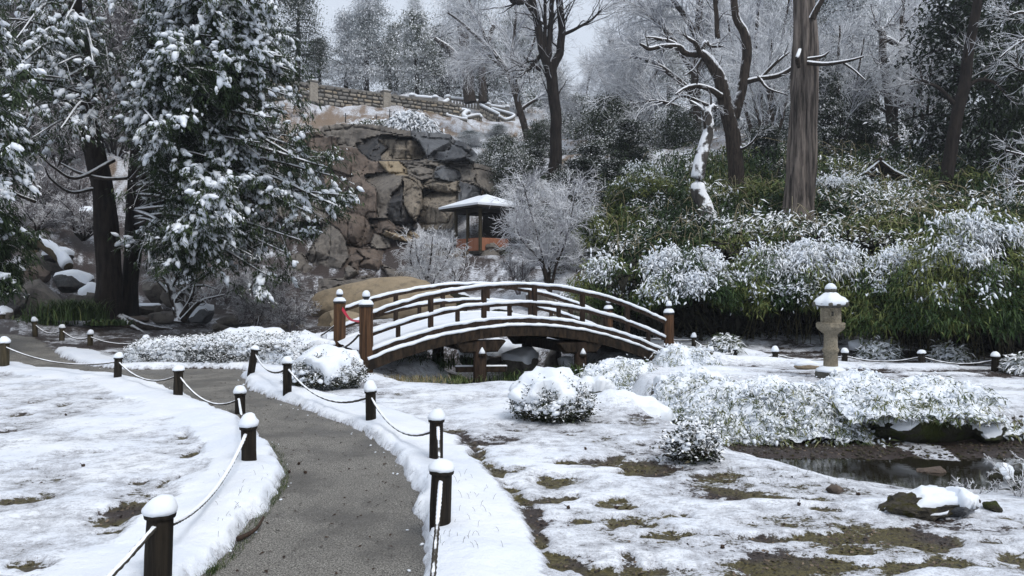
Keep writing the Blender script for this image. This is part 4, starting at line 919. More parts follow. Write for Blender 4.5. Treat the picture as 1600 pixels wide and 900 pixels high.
# loose boulders: (px, py centre, D, w px, h px, depth m, mat, snow, label)
BOULD = [
 (610,482,24.2,230,82,2.2,RP,0,'huge smooth tan boulder behind the left end of the bridge'),
 (535,505,22,80,40,1.2,RP,0,'flat tan boulder in front of the huge tan one'),
 (905,502,18.6,75,82,1.0,RS,0,'upright brown boulder seen through the right railing'),
 (813,574,15.6,62,50,.9,RG,.07,'angular grey boulder standing under the bridge'),
 (790,556,18.2,95,26,1.0,RG,.12,'flat snow covered boulder behind the bridge arch'),
 (866,570,17.5,30,70,.5,RG,0,'tall narrow grey rock behind the right pier'),
 (736,560,16.4,34,34,.6,RMOSS,.12,'dark rock with snow clumps left of the bridge pier'),
 (652,564,15.4,30,22,.5,RMOSS,.1,'small snow topped rock under the left bridge beam'),
 (884,578,15.6,22,18,.4,RMOSS,.12,'small snowy rock by the right pier foot'),
 (985,668,9.9,120,62,.55,RG,.16,'rounded boulder deep in snow beside the stream'),
 (1036,628,10.9,52,58,.4,RG,.06,'brown boulder with leaves at the left end of the dwarf bamboo'),
 (930,618,11.8,62,24,.35,RMOSS,.12,'dark ledge rock under snowy foliage near the pier'),
 (1430,672,9.2,180,50,.8,RMOSS,.03,'dark mossy overhanging bank boulder by the pool'),
 (1535,674,9.15,80,40,.6,RMOSS,.03,'dark rock right of the mossy overhang'),
 (1395,652,9.5,70,34,.5,RG,.03,'snow topped ledge rock above the pool bank'),
 (1440,790,6.35,150,44,.34,RJ,.018,'jagged brown rock on the near bank of the pool'),
 (1492,792,6.2,70,36,.25,RD,.05,'dark wedge of stone leaning on the jagged rock'),
 (1453,740,7.5,56,20,.22,RB,0,'low brown slab rising from the pool'),
 (1565,745,7.2,48,28,.22,RMOSS,.03,'green mossy rock with a snow cap in the pool'),
 (1305,765,6.9,33,15,.12,RB,0,'small brown stone at the pool edge'),
 (1550,792,6.6,26,18,.2,RMOSS,0,'dark stone among frosty twigs near the right edge'),
 (1082,700,8.1,40,34,.3,RG,.06,'rock behind the small bush by the water'),
 (62,474,22.6,84,62,1.3,RG,.0,'large flat-faced grey boulder at the far left behind the posts'),
 (15,455,23.5,60,60,1.3,RG,.0,'grey boulder at the left frame edge behind dark branches'),
 (20,480,21.6,46,62,.8,RK,.0,'black pointed rock in front of the large grey boulder'),
 (6,498,21.2,30,34,.6,RG,.02,'squared grey rock at the left frame edge'),
 (78,412,27,80,34,1.0,RG,0,'tan rock below the snowy log at left'),
 (52,432,25.8,60,36,.9,RB,0,'brown rounded rock left of the dark ledge'),
 (115,444,25,66,36,.9,RK,.05,'dark ledge rock with snow left of the big trunk'),
 (140,462,24.6,40,36,.7,RG,.03,'blocky rock against the big trunk'),
 (118,470,24.2,32,20,.5,RG,0,'small round stone below the dark ledge'),
 (315,492,22.4,46,34,.8,RD,.07,'dark blue grey boulder with frost right of the crooked little tree'),
 (282,455,25.5,56,60,1.0,RG,.03,'grey block behind the crooked little tree'),
 (245,452,25.8,44,50,.9,RG,0,'shadowed grey rock right of the big trunk'),
 (300,432,27.2,50,46,.9,RG,.05,'tall pale rock high behind the crooked little tree'),
 (262,495,22.6,70,22,.8,RG,.0,'flat ledge stone at the foot of the little tree'),
 (225,482,23.6,60,20,.8,RG,.02,'flat shelf rock right of the trunk base'),
 (215,500,22.2,50,14,.6,RB,.0,'low brown stone beside the trunk roots'),
 (365,500,22.4,60,18,.7,RG,.0,'low layered stone right of the dark boulder'),
 (344,512,21.4,30,13,.4,RG,.0,'small stone in front of the layered stones'),
 (410,500,23,50,22,.7,RG,.0,'grey stone under the frosted brush'),
 (455,512,21.8,50,16,.6,RG,.0,'low grey stone at the edge of the brush'),
 (395,478,26,60,22,.8,RG,.0,'flat ledge in the brush'),
 (140,338,31,60,26,1.1,RG,.05,'dark slanting rock in the brush left of the trunk'),
 (90,402,26.6,50,18,.6,RK,.16,'dark rock under a thick white slab of snow at left'),
 (720,470,24,60,28,.9,RMOSS,.02,'mossy rock seen through the bridge rails'),
 (845,470,23,50,40,.9,RG,.04,'grey rock seen behind the top of the bridge arch'),
 (780,490,22,44,24,.8,RMOSS,.08,'dark rock with snow behind the middle railing'),
 (940,478,21,50,30,.8,RMOSS,.08,'dark rock below the snowy bamboo right of the bridge crown'),
 (1345,548,16.4,34,12,.3,RMOSS,.12,'snow covered stone behind the rope row'),
 (1262,572,13.4,40,11,.2,RP,.02,'low tan stone left of the lantern foot')]
for k, (px, py, D, w_, h_, dm, mt, sn_, lab) in enumerate(BOULD):
    if D < 8.5: D = seat(px, py+h_*.45)[1]+dm*.25
    c = P(px, py, D); hw, hh = w_/FPX*D*.56, h_/FPX*D*.58
    V, F = rock(c, (hw, dm*.6 if dm < 1 else dm*.55, hh), 500+k, 4 if w_/D > 4 else 3, 16 if D > 8 else 26, .09 if D > 8 else .16, 0, .70 if mt is not RP else .84)
    if 'dark wedge' in lab: V[:, 2] = c[2]+(V[:, 2]-c[2])*(1-.5*(V[:, 0]-c[0])/hw)
    if 'jagged' in lab: V[:, 2] = c[2]+(V[:, 2]-c[2])*(1-.35*(V[:, 0]-c[0])/hw)
    if D < 8: V = V+vnormals(V, F)*((np.abs(fbm(V*np.array([1.6, 1, .6]), 13, 3, k)-.5)*-.09+.012)*min(1, hw*4))[:, None]
    if 'huge smooth' in lab: V[:, 2] = c[2]+(V[:, 2]-c[2])*(1+.1*(V[:, 0]-c[0])/hw)
    t = thing('boulder', (c[0], c[1], c[2]-hh), lab, 'rock')
    rr = part('stone', V, F, mt, t)
    try: rr.data.set_sharp_from_angle(angle=RAD(28))
    except Exception: pass
    if sn_: 
        S, SF = shell(V, F, sn_*(1.3 if D < 20 else .8), .35 if sn_ > .08 else .5, k, 2.0 if D > 12 else 5.0)
        if 'jagged' in lab or 'green mossy' in lab: w_k = ss(-.35, .0, (V[:, 0]-c[0])/hw+.2*(fbm(V, 6, 2, 3)-.5))[:, None]; S = S*w_k+(V-vnormals(V, F)*.02)*(1-w_k)
        part('snow', S, SF, MS, t)
# logs at left
for k, (x0, y0, x1, y1, D, r, lab) in enumerate(((8,388,62,386,28.5,.10,'dark horizontal log at the far left slope'),(14,396,58,395,28,.10,'pale weathered log below the dark one'),(60,378,108,418,26.4,.16,'snow covered fallen log left of the big trunk'))):
    a, b = P(x0, y0, D), P(x1, y1, D-.4); q = smooth_path([a, (a+b)/2+np.array([0, 0, .05]), b], 14); R = np.full(14, r)
    t = thing('fallen_log', a, lab, 'log'); V, F = tubes(q, R, 9, True); part('trunk', V, F, M_POSTG if k else M_DWOOD, t)
    if k == 2: S, SF = tubes(q+np.array([0, 0, r*.7]), R*np.linspace(.7, 1.35, 14), 10, True); S = S+(fbm(S, 2.2, 2, 3)-.5)[:, None]*.2; part('snow', S, SF, MS, t)
# stone steps right of the frosted maple
st_ = thing('stone_steps', P(880, 440, 26), 'snow edged stone steps climbing behind the frosted maple', 'steps')
for k in range(8):
    c = P(878+k*1.5, 438-k*5.2, 25.5+k*.5); s_ = part('step', *box(c, (1.25, .5, .12), .03), M_COPE, st_, False); part('snow', *box(c+np.array([0, -.0, .08]), (1.22, .48, .05), .02), MS, s_)
# seed balls and a stick lying about
rng = np.random.default_rng(8); MSEED = m_plain('seed_brown', (.02, .014, .01), (.06, .035, .022), 60, .8)
V0, F0 = ICO[2]; sp = V0*(1+.35*(np.arange(len(V0)) % 3 == 0))[:, None]*.012
SD = [(467,726,'dark seed ball on the path nearest the left bank tip'),(452,739,'dark seed ball on the path below the bank tip'),(477,740,'dark seed ball rightmost of the trio on the path'),(888,802,'seed ball on the snow left of the wide bare patch'),(915,709,'seed ball alone on the upper right snow'),
      (963,800,'seed ball in the wide bare patch'),(1129,862,'reddish seed ball on the lower snow'),(1248,797,'seed ball above the central right snow'),(1341,777,'seed ball beside the small brown stone'),(130,735,'seed ball on the left snow field'),(1530,782,'seed ball on snow below the right twigs'),(103,652,'seed ball far out on the left snow field')]
so0 = None
for k, (a, b, lb) in enumerate(SD):
    q = Gd(a, b); q[2] = (0.0 if k < 3 else surf(q[0], q[1]))+.012
    if so0 is None: so0 = thing('seed_ball', q, lb, 'seed ball', 'seed balls lying on snow and path'); part('husk', sp+q, F0, MSEED, so0, False); part('stem', *tubes([q, q+np.array([.03, .01, .02])], [.003, .002], 4), MSEED, so0)
    else: dup(so0, q, k, lb)
q = smooth_path([Gd(372, 850)+np.array([0, 0, .03]), Gd(388, 842)+np.array([0, 0, .03]), Gd(402, 834)+np.array([0, 0, .04]), Gd(412, 822)+np.array([0, 0, .06])], 14); 
tag(Geo().add(*tubes(q, np.linspace(.018, .008, 14), 7, True)).build('stick', MSEED, loc=q[0]), 'bent brown stick at the left edge of the gravel path', 'stick')
# ================================================================== VEGETATION
BK_DARK = m_bark('dark_bark', (.010, .008, .007), (.032, .025, .021), 10, bias=-1.0, amp=.5, nsc=5)
BK_RED = m_bark('reddish_grey_bark', (.03, .026, .024), (.23, .195, .17), 8, bias=-1.5, bst=1.0, zs=.06)
BK_BRANCH = m_bark('snow_lined_bark', (.022, .018, .015), (.07, .055, .045), 16, bias=-.36, amp=.3, nsc=7)
BK_FROST = m_bark('frosted_twig', (.10, .09, .085), (.20, .185, .19), 20, bias=.15, amp=.8, nsc=1.2, frost=.75)
BK_FROST2 = m_bark('frosted_brown_twig', (.09, .06, .045), (.17, .12, .10), 20, bias=-.12, amp=.5, nsc=4, frost=.25)
LF_CON = m_leaf('conifer_spray', (.010, .022, .008), (.028, .048, .018), (.055, .075, .03), bias=-.85, amp=.5, nsc=2.2)
LF_BAM = m_leaf('bamboo_leaf', (.020, .044, .013), (.056, .094, .026), (.165, .185, .060), bias=-.72, amp=.45, nsc=3)
LF_SASA = m_leaf('dwarf_bamboo_leaf', (.035, .055, .018), (.10, .125, .045), (.26, .26, .14), bias=-.6, amp=.5, nsc=8)
LF_AZ = m_leaf('azalea_leaf', (.014, .022, .010), (.035, .045, .02), (.08, .065, .04), bias=-.5, amp=.5, nsc=14)
LF_FAR = m_leaf('far_evergreen_leaf', (.022, .036, .018), (.05, .07, .035), (.09, .115, .065), bias=-.02, amp=1.0, nsc=1.6, nzk=.3)
LF_FARD = m_leaf('dark_evergreen_leaf', (.010, .020, .009), (.024, .042, .016), (.05, .07, .03), bias=-.30, amp=.9, nsc=1.8, nzk=.35)
LF_FROST = m_leaf('frosted_needles', (.04, .06, .045), (.10, .13, .11), (.18, .21, .19), bias=.08, amp=1.0, nsc=1.8, frost=.25, nzk=.35)
LF_GRASS = m_leaf('green_grass_blade', (.02, .04, .012), (.05, .085, .025), (.14, .16, .06), bias=-1.5)
LF_STRAW = m_leaf('straw_blade', (.16, .13, .07), (.26, .22, .12), (.34, .30, .20), bias=-.8)
LF_RED = m_leaf('withered_red_leaf', (.06, .025, .018), (.12, .06, .05), (.16, .11, .10), bias=-.4, amp=.6, nsc=6)

def limb(pts, k=18):      # pts: (px, py, D, radius px)
    q = np.array([[*P(a, b, d), r*d/FPX] for a, b, d, r in pts]); s = smooth_path(q, k) if len(q) > 2 else smooth_path(q, k); return s[:, :3], np.maximum(s[:, 3], .004)
def stem_bark(V, c, amt=.03, seed=1, f=6): return V+nrm(np.stack([V[:, 0]-c[0], V[:, 1]-c[1], 0*V[:, 0]], 1))*((fbm(V*np.array([1, 1, .12]), f, 3, seed)-.5)*amt*2)[:, None]
# ------------------------------------------------------------------ LEFT CONIFER
rng = np.random.default_rng(11)
base = P(185, 500, 22.5)
cf = thing('conifer_tree', base, 'large dark conifer with twin trunks and snow laden drooping boughs on the left', 'tree')
tA, rA = limb([(168, 512, 22, 36), (170, 480, 22, 27), (172, 430, 22, 23), (168, 380, 22, 21.5), (160, 300, 22, 20), (146, 220, 22, 17), (136, 130, 22, 14), (122, 30, 22, 11), (112, -70, 22, 9), (105, -200, 22, 6)], 60)
tB, rB = limb([(192, 512, 22.6, 34), (200, 460, 22.6, 19), (206, 400, 22.6, 18), (212, 300, 22.6, 16), (222, 200, 22.6, 14), (234, 100, 22.6, 11), (250, 0, 22.6, 9), (262, -120, 22.6, 6)], 60)
for tp, tr in ((tA, rA*.78), (tB, rB*.76)):
    V, F = tubes(tp, tr, 28); V = V+(fbm(V*np.array([1, 1, .1]), 5, 3, 2)-.5)[:, None]*np.array([.16, .16, 0]); part('trunk', V, F, BK_DARK, cf)
# roots
for k, pts in enumerate((((178,495,22.2,14),(200,512,21.5,9),(225,522,20.8,4)),((160,498,22,12),(140,508,21.6,7),(120,514,21.2,3)),((190,500,22,10),(230,512,21.6,6),(270,516,21.2,3)))):
    p_, r_ = limb(pts, 10); part('root', *tubes(p_, r_, 8), BK_BRANCH, cf)
def boughs(specs, rng):
    Ps = []
    for (ex, ey, ed, tr, hy) in specs:
        tp = tA if tr == 0 else tB; E = P(ex, ey, ed)
        zs = E[2]+hy; i = int(np.argmin(np.abs(tp[:, 2]-zs))); S = tp[i]; mid = S*.45+E*.55+np.array([0, 0, .35+.25*rng.random()])
        Ps.append(smooth_path([S, mid+rng.normal(size=3)*.15, E], 14))
    return np.array(Ps)
def region(poly, n, rng, D0, D1):
    poly = np.array(poly, float); out = []; lo, hi = poly.min(0), poly.max(0)
    while len(out) < n:
        q = rng.uniform(lo, hi); c = False
        for a, b in zip(poly, np.roll(poly, -1, 0)):
            if (a[1] > q[1]) != (b[1] > q[1]) and q[0] < (b[0]-a[0])*(q[1]-a[1])/(b[1]-a[1])+a[0]: c = not c
        if c: out.append((q[0], q[1], rng.uniform(D0, D1)))
    return out
R1 = region([(190,-120),(420,-120),(450,60),(462,110),(452,175),(500,235),(545,300),(535,330),(475,370),(455,400),(300,415),(235,425),(205,300)], 150, rng, 17.5, 23.5)
R2 = region([(240,60),(450,60),(440,330),(530,300),(500,340),(440,395),(240,400)], 45, rng, 17.5, 21)
R3 = region([(-40,-120),(190,-120),(190,260),(120,250),(20,220),(-40,100)], 46, rng, 18, 25)
specs = [(x, y, d, 1 if x > 200 else 0, rng.uniform(.3, 1.8)) for x, y, d in R1+R2+R3]
edge = [(455,110,19.5),(440,60,20),(452,150,19),(470,215,19),(500,240,18.6),(522,275,18.5),(538,305,18.4),(528,322,18.3),(480,330,18.6),(470,375,18.8),(448,395,19),(418,430,19.4),(330,425,19),(360,415,19.5),(395,400,19),(405,95,19),(385,40,19),(365,10,19.2),(30,175,18),(20,110,18),(50,215,18.5),(95,200,18)]
specs += [(x, y, d, 1 if x > 200 else 0, rng.uniform(.5, 1.6)) for x, y, d in edge]
BP = boughs(specs, rng); L_ = np.linalg.norm(BP[:, -1]-BP[:, 0], axis=1)
BR = (.018+.010*L_)[:, None]*np.linspace(1, .25, 14)[None]
V, F = tubes(BP, BR, 6); bo = Geo().add(V, F, 0, .55)
P2, R2_ = sprout(BP, BR, 7, .35, 1, .8, 1.15, 6, .45, .10, .5, rng, fall=.35, rmin=.006)
V, F = tubes(P2, R2_, 4); bo.add(V, F, 0, .55)
P3, R3_ = sprout(P2, R2_, 3, .3, 1, .8, .5, 3, .8, .15, .5, rng, fall=.3, rmin=.004)
V, F = tubes(P3, R3_, 3); bo.add(V, F, 0, .6)
o = bo.build('branch', BK_BRANCH, cf); o['kind'] = 'stuff'
def dress(P2, P3, rng, parent, lf, open_=lambda q: 1.0, snowk=1.0, nl=7, name='foliage', thr=.38):
    """needles and snow pads that follow the twigs they hang from"""
    q2 = P2[:, 1:].reshape(-1, 3); d2_ = nrm(np.gradient(P2, axis=1)[:, 1:].reshape(-1, 3)); q3 = P3.reshape(-1, 3); d3_ = nrm(np.gradient(P3, axis=1).reshape(-1, 3))
    q = np.concatenate([q2, q3]); d = np.concatenate([d2_, d3_]); m = (fbm(q, .85, 2, 33) > thr) & (rng.random(len(q)) < open_(q)); q = q[m]; d = d[m]
    V, F, s_, v_ = leaves(q, nl, (.065, .065, .05), .135, .036, rng, (-1.15, -.05), .02+.62*vn(q, .9, 4), .3+.35*vn(q, .8, 9), az0=np.arctan2(d[:, 1], d[:, 0]), azs=.75, roll=.45); o = Geo().add(V, F, 0, s_, v_).build(name, lf, parent); o['kind'] = 'stuff'
    k = ss(.42, .55, fbm(q, .8, 3, 14))*snowk; pk = rng.random(len(q)) < .03+.58*k; c = q[pk]; dd = d[pk]+np.array([0, 0, -.35]); kk = k[pk]; g = Geo()
    g.add(*streaks(c+rng.normal(size=c.shape)*.02+np.array([0, 0, .045]), dd, .085, rng, 1.45, .62, 1, .35))
    g.add(*streaks(c[::2]+rng.normal(size=c[::2].shape)*np.array([.08, .08, .03])+np.array([0, 0, .02]), dd[::2]+rng.normal(size=c[::2].shape)*.5, .05, rng, 1.5, .6, 1, .4)); o = g.build('snow_load', MS, parent); o['kind'] = 'stuff'
dress(P2, P3, rng, cf, LF_CON, lambda q: np.where(q[:, 0]/q[:, 1] < (235-800)/FPX, .40, .95), thr=.27)
BQ = BP[:, 6:]; kx = BP[:, -1, 0]/BP[:, -1, 1] > (250-800)/FPX; BQ = BQ[kx]; dress(BQ, BQ[:, 1:]+rng.normal(size=BQ[:, 1:].shape)*np.array([.09, .09, .05]), rng, cf, LF_CON, lambda q: .95, thr=.1, nl=12, name='needles')
# bare arching snow-lined limbs in front of the trunks
arch = [[(178,250,21.5,3.5),(120,278,20.5,3),(85,262,20,2),(60,240,19.5,1)],[(145,295,21.5,3),(110,300,21,2.4),(80,280,20.5,1.6),(70,262,20,.8)],[(200,278,21,3),(165,279,21,3),(125,270,21,2.6),(95,255,21,1.4)],[(150,88,21,5),(135,105,20.6,4),(90,125,20,3),(40,122,19.6,2),(8,135,19,1)],
        [(245,10,21,5),(275,32,20,4.5),(300,42,19.6,3),(320,40,19.2,1.5)],[(205,280,21,3),(240,245,20,3),(290,238,19.5,2.6),(330,246,19,1.2)],[(55,315,19,3),(30,305,18.6,2.5),(8,294,18.2,1.6),(-10,288,18,1)],[(0,160,17.5,3),(25,125,18,3),(60,118,18.4,2),(100,122,19,1)]]
for k, pts in enumerate(arch):
    p_, r_ = limb(pts, 20); part('limb', *tubes(p_, r_, 8), BK_BRANCH, cf, snow=.45)
# ------------------------------------------------------------------ neighbours at left edge
def snowy_spray(name, poly, n, D0, D1, label, rng, trunkpts, lf=LF_CON, dens_=8, sload=.5):
    ctrs = np.array([P(*q) for q in region(poly, n, rng, D0, D1)]); tp, tr = limb(trunkpts, 24)
    t = thing(name, tp[0], label, 'tree'); part('trunk', *tubes(tp, tr, 12), BK_DARK, t)
    S = tp[rng.integers(4, 24, n)]; Pp = np.array([smooth_path([a, (a+b)/2+np.array([0, 0, .3]), b], 8) for a, b in zip(S, ctrs)]); R = np.full((n, 8), .02)*np.linspace(1.2, .3, 8)
    g = Geo().add(*tubes(Pp, R, 4), 0, .3); P2, R2 = sprout(Pp, R, dens_, .45, 1, .8, .7, 5, .6, .12, .5, rng, rmin=.005); g.add(*tubes(P2, R2, 3), 0, .3); o = g.build('branch', BK_BRANCH, t); o['kind'] = 'stuff'
    P3, R3 = sprout(P2, R2, 3, .3, 1, .8, .4, 4, .8, .15, .5, rng, fall=.3, rmin=.004); o = Geo().add(*tubes(P3, R3, 3), 0, .5).build('twigs', BK_BRANCH, t); o['kind'] = 'stuff'; dress(P2, P3, rng, t, lf, lambda q: .9, sload, thr=.3)
    return t
snowy_spray('conifer_tree', [(-60,60),(30,70),(48,200),(40,270),(28,330),(-60,300)], 26, 14, 17, 'conifer boughs with snow hanging in at the left edge, upper half', rng, [(-90,560,16,26),(-85,300,16,20),(-80,0,16,12),(-75,-200,16,8)], sload=.8)
snowy_spray('yew_tree', [(-60,335),(22,330),(30,390),(20,440),(-60,470)], 18, 15, 17, 'dense dark green yew cut by the left frame edge at mid height', rng, [(-70,540,16,20),(-60,440,16,14),(-50,330,16,8)], sload=.2)
# ------------------------------------------------------------------ generic trees
EV, EVN = {}, {}
def evergreen(px, D, yb, yt, hw, label, rng, lf=LF_FAR, n=150, lv=55, size=.24, cone=.6, snow=.4, top=.02, name='evergreen_tree', bark=BK_DARK, low=.12, droop=.35, trunk=True, flat=.3, grp='evergreens on the hillside'):
    b0 = P(px, yb, D); b0[2] = min(b0[2], gz(b0[0], b0[1])+.2); zt = P(px, yt, D)[2]; H = zt-b0[2]; Wd = hw*D/FPX
    key = (lf.name, name, D > 56); lst = EV.setdefault(key, []); mxp = 2 if (lf.name != LF_FAR.name and name == 'evergreen_tree') else 1; EVN[key] = EVN.get(key, 0)+1
    if len(lst) >= mxp:
        r0, H0, W0 = lst[EVN[key] % len(lst)]; return dup(r0, b0, rng.uniform(0, 6.28), label, scale=(Wd/W0, Wd/W0, H/H0))
    t = thing(name, b0, label, 'tree', grp); lst.append((t, H, Wd))
    tp = smooth_path([b0-np.array([0, 0, .5]), b0+np.array([rng.normal()*.2, 0, H*.5]), np.array([b0[0]+rng.normal()*.2, b0[1], zt])], 16); tr = np.linspace(H*.024+.05, .02, 16); part('trunk', *tubes(tp, tr, 10), bark, t)
    h = low+(1-low)*rng.random(n)**.85; env = Wd*np.clip((1-h)**cone*1.08+top, 0, 1)*np.minimum(1, (h-low)/.12+.55); a = rng.uniform(0, 2*PI, n); rr = env*rng.uniform(.35, 1.08, n)*(.45+1.1*vn(np.stack([np.cos(a)*1.6, np.sin(a)*1.6, h*5], 1), 1.0, int(abs(px)+D)))
    S = np.stack([np.interp(h, np.linspace(0, 1, 16), tp[:, k]) for k in range(3)], 1); E = S+np.stack([np.cos(a)*rr, np.sin(a)*rr, -droop*rr*.5+rng.normal(size=n)*.1*Wd*.3], 1)
    Pp = np.array([smooth_path([s_, (s_+e_)/2+np.array([0, 0, .12*r_]), e_], 6) for s_, e_, r_ in zip(S, E, rr)]); R = (.02+.012*rr)[:, None]*np.linspace(1, .3, 6)
    o = Geo().add(*tubes(Pp, R, 3), 0, .2).build('branch', bark, t); o['kind'] = 'stuff'
    tt_ = np.repeat(Pp[:, [2, 3, 4, 5]].reshape(-1, 3), 1, 0); V, F, s_, v_ = leaves(tt_, int(lv*.55), (.12*Wd+.1, .12*Wd+.1, flat*.13*Wd+.05), size*.70, size*.28, rng, (-.9, .2), snow*(.2+1.5*vn(tt_, .45, 3)), .2+.6*vn(tt_, .35, 8), vj=.15, roll=.35)
    o = Geo().add(V, F, 0, s_, v_).build('foliage', lf, t); o['kind'] = 'stuff'
    return t
def bare_tree(limbs, label, rng, lv1=26, lv2=7, lv3=3, l1=2.2, l2=.9, l3=.4, name='bare_tree', bark=BK_BRANCH, twig=BK_FROST, grav=.0, up=.12, wig=.16, snow=.3, t0=.3, a1=.8, rmax=.05, tr=.008, tb=None, sides=14, key=None):
    if key:
        b0 = P(*limbs[0][0][:3]); H = P(*limbs[0][-1][:3])[2]-b0[2]
        if key in EV: r0, H0 = EV[key]; return dup(r0, b0, rng.uniform(0, 6.28), label, scale=(H/H0,)*3)
    lp = [limb(pts, 24) for pts in limbs]; t = thing(name, lp[0][0][0], label, 'tree')
    if key: EV[key] = (t, H); t['group'] = 'frosted background trees'
    for k, (p_, r_) in enumerate(lp): 
        p_ = p_.copy(); p_[1:-1] += (fbm(p_[1:-1], 1.3, 2, k)-.5)[:, None]*np.array([.25, .1, .05])*min(1, r_[0]*6)
        part('trunk' if k == 0 else 'limb', *tubes(p_, r_, sides if k == 0 else 9), tb or bark, t, snow=snow)
    Pp = np.array([p for p, _ in lp]); R = np.array([r for _, r in lp])
    P1, R1_ = sprout(Pp, R, lv1, t0, 1, a1, l1, 8, grav, wig, .45, rng, up, .45, rmax=rmax, rmin=tr*1.6); g = Geo().add(*tubes(P1, R1_, 5), 0, snow); o = g.build('branch', bark, t); o['kind'] = 'stuff'
    P2, R2 = sprout(P1, R1_, lv2, .15, 1, .75, l2, 4, grav*1.3, wig, .55, rng, up*.6, .3, rmin=tr); g = Geo().add(*tubes(P2, R2, 3), 0, snow)
    P3, R3 = sprout(P2, R2, lv3, .15, 1, .7, l3, 2, grav*1.3, wig, .7, rng, up*.4, .2, tip=.5, rmin=tr*.8); g.add(*tubes(P3, R3, 3), 0, snow+.1); o = g.build('twigs', twig, t); o['kind'] = 'stuff'
    return t
rng = np.random.default_rng(21)
# behind the wall, left to right
for a in ((400,66,165,-90,80,'dark evergreen rising behind the left end of the stone wall',LF_FARD,.5,.35,170),(300,62,190,-60,80,'dark evergreen far behind the top of the big conifer',LF_FARD,.5,.3,130),(465,70,150,-40,62,'dark evergreen with its right side against the sky',LF_FARD,.45,.4,150),(540,76,150,20,38,'slim pale evergreen between two taller ones behind the wall',LF_FROST,.6,.6,110),
          (572,74,150,-24,58,'tall frosted evergreen reaching the sky behind the middle of the wall',LF_FROST,.62,.6,190),(618,76,150,40,40,'low frosted evergreen below the gap of sky',LF_FAR,.5,.5,110),(652,70,155,20,52,'broad green magnolia like evergreen behind the right wall end',LF_FAR,.45,.35,170),
          (812,70,180,15,58,'rounded evergreen behind the garden stair',LF_FAR,.5,.45,150),(760,74,170,60,50,'shaded evergreen behind the frosted weeping branches',LF_FARD,.5,.3,120),(700,80,160,60,40,'small dark evergreen in shade behind the stair balustrade',LF_FARD,.5,.3,90)):
    evergreen(a[0], a[1], a[2], a[3], a[4], a[5], rng, lf=a[6], cone=a[7], snow=a[8], n=a[9], size=.30, lv=60)
evergreen(735, 78, 165, -40, 105, 'wide tiered deodar with long snowy layers behind the stair', rng, lf=LF_FROST, cone=.7, snow=.8, n=200, size=.3, lv=64, name='deodar_tree', droop=.6, flat=.15)
evergreen(648, 80, 150, -2, 40, 'snowy deodar with its drooping tip against the sky', rng, lf=LF_FROST, cone=.8, snow=.7, n=100, size=.28, lv=48, name='deodar_tree', droop=.6, flat=.15)
bare_tree([[(735,160,66,10),(728,95,66,8),(722,40,66,8)],[(730,110,66,8),(700,75,66,5),(680,60,66,3)],[(732,110,66,8),(760,70,66,5),(772,40,66,3)],[(754,160,66,7),(752,100,66,5),(750,60,66,3)]], 'thick dark forked trunk with snow patches behind the stair balustrade', rng, 6, 3, 2, 2.5, 1.2, .6, tr=.02)
bare_tree([[(828,262,50,6),(822,210,50,5.5),(806,150,50,5),(790,105,50,4),(745,55,50,2.6),(700,20,50,1.5)],[(808,158,50,4),(800,90,50,3),(806,30,50,2),(800,-30,50,1)],[(815,170,50,3),(845,150,50,2.4),(862,142,50,1)],[(790,110,50,3),(770,95,50,2),(730,92,50,1)],[(770,80,50,3),(740,20,50,2),(720,-30,50,1)],[(800,120,50,3),(830,80,50,2),(842,20,50,1)]],
          'leaning frosted tree spreading weeping branches over the garden stair', rng, 30, 8, 4, 3.4, 1.5, .7, grav=.15, up=.0, wig=.12, snow=.4, tr=.011, tb=BK_BRANCH, bark=BK_FROST, rmax=.06)
# forked dark tree
bare_tree([[(866,285,38,12),(868,235,38,9.5),(868,180,38,9),(862,130,38,9),(858,105,38,9),(848,80,38,6.5),(842,40,38,6),(828,-20,38,5)],[(858,118,38,8),(872,85,38,6.5),(878,50,38,6),(874,0,38,5.5),(878,-60,38,5)],[(856,108,38,5),(858,70,38,4.5),(862,20,38,4),(864,-40,38,3)],
           [(857,108,38,5),(852,60,38,3),(850,0,38,2.5),(848,-30,38,2)],[(845,108,38,4),(832,104,38,3.5),(826,110,38,2.5)],[(846,85,38,3.5),(838,95,38,3),(826,108,38,2),(818,104,38,1.4)],[(878,55,38,3),(900,45,38,2.4),(925,30,38,1.8),(940,15,38,1)],[(838,30,38,4),(825,5,38,4),(805,5,38,3),(795,-5,38,2)]],
          'slender dark tree forking high up against the pale sky', rng, 11, 4, 3, 2.4, 1.1, .5, tb=BK_DARK, bark=BK_DARK, snow=.15, tr=.009, up=.2)
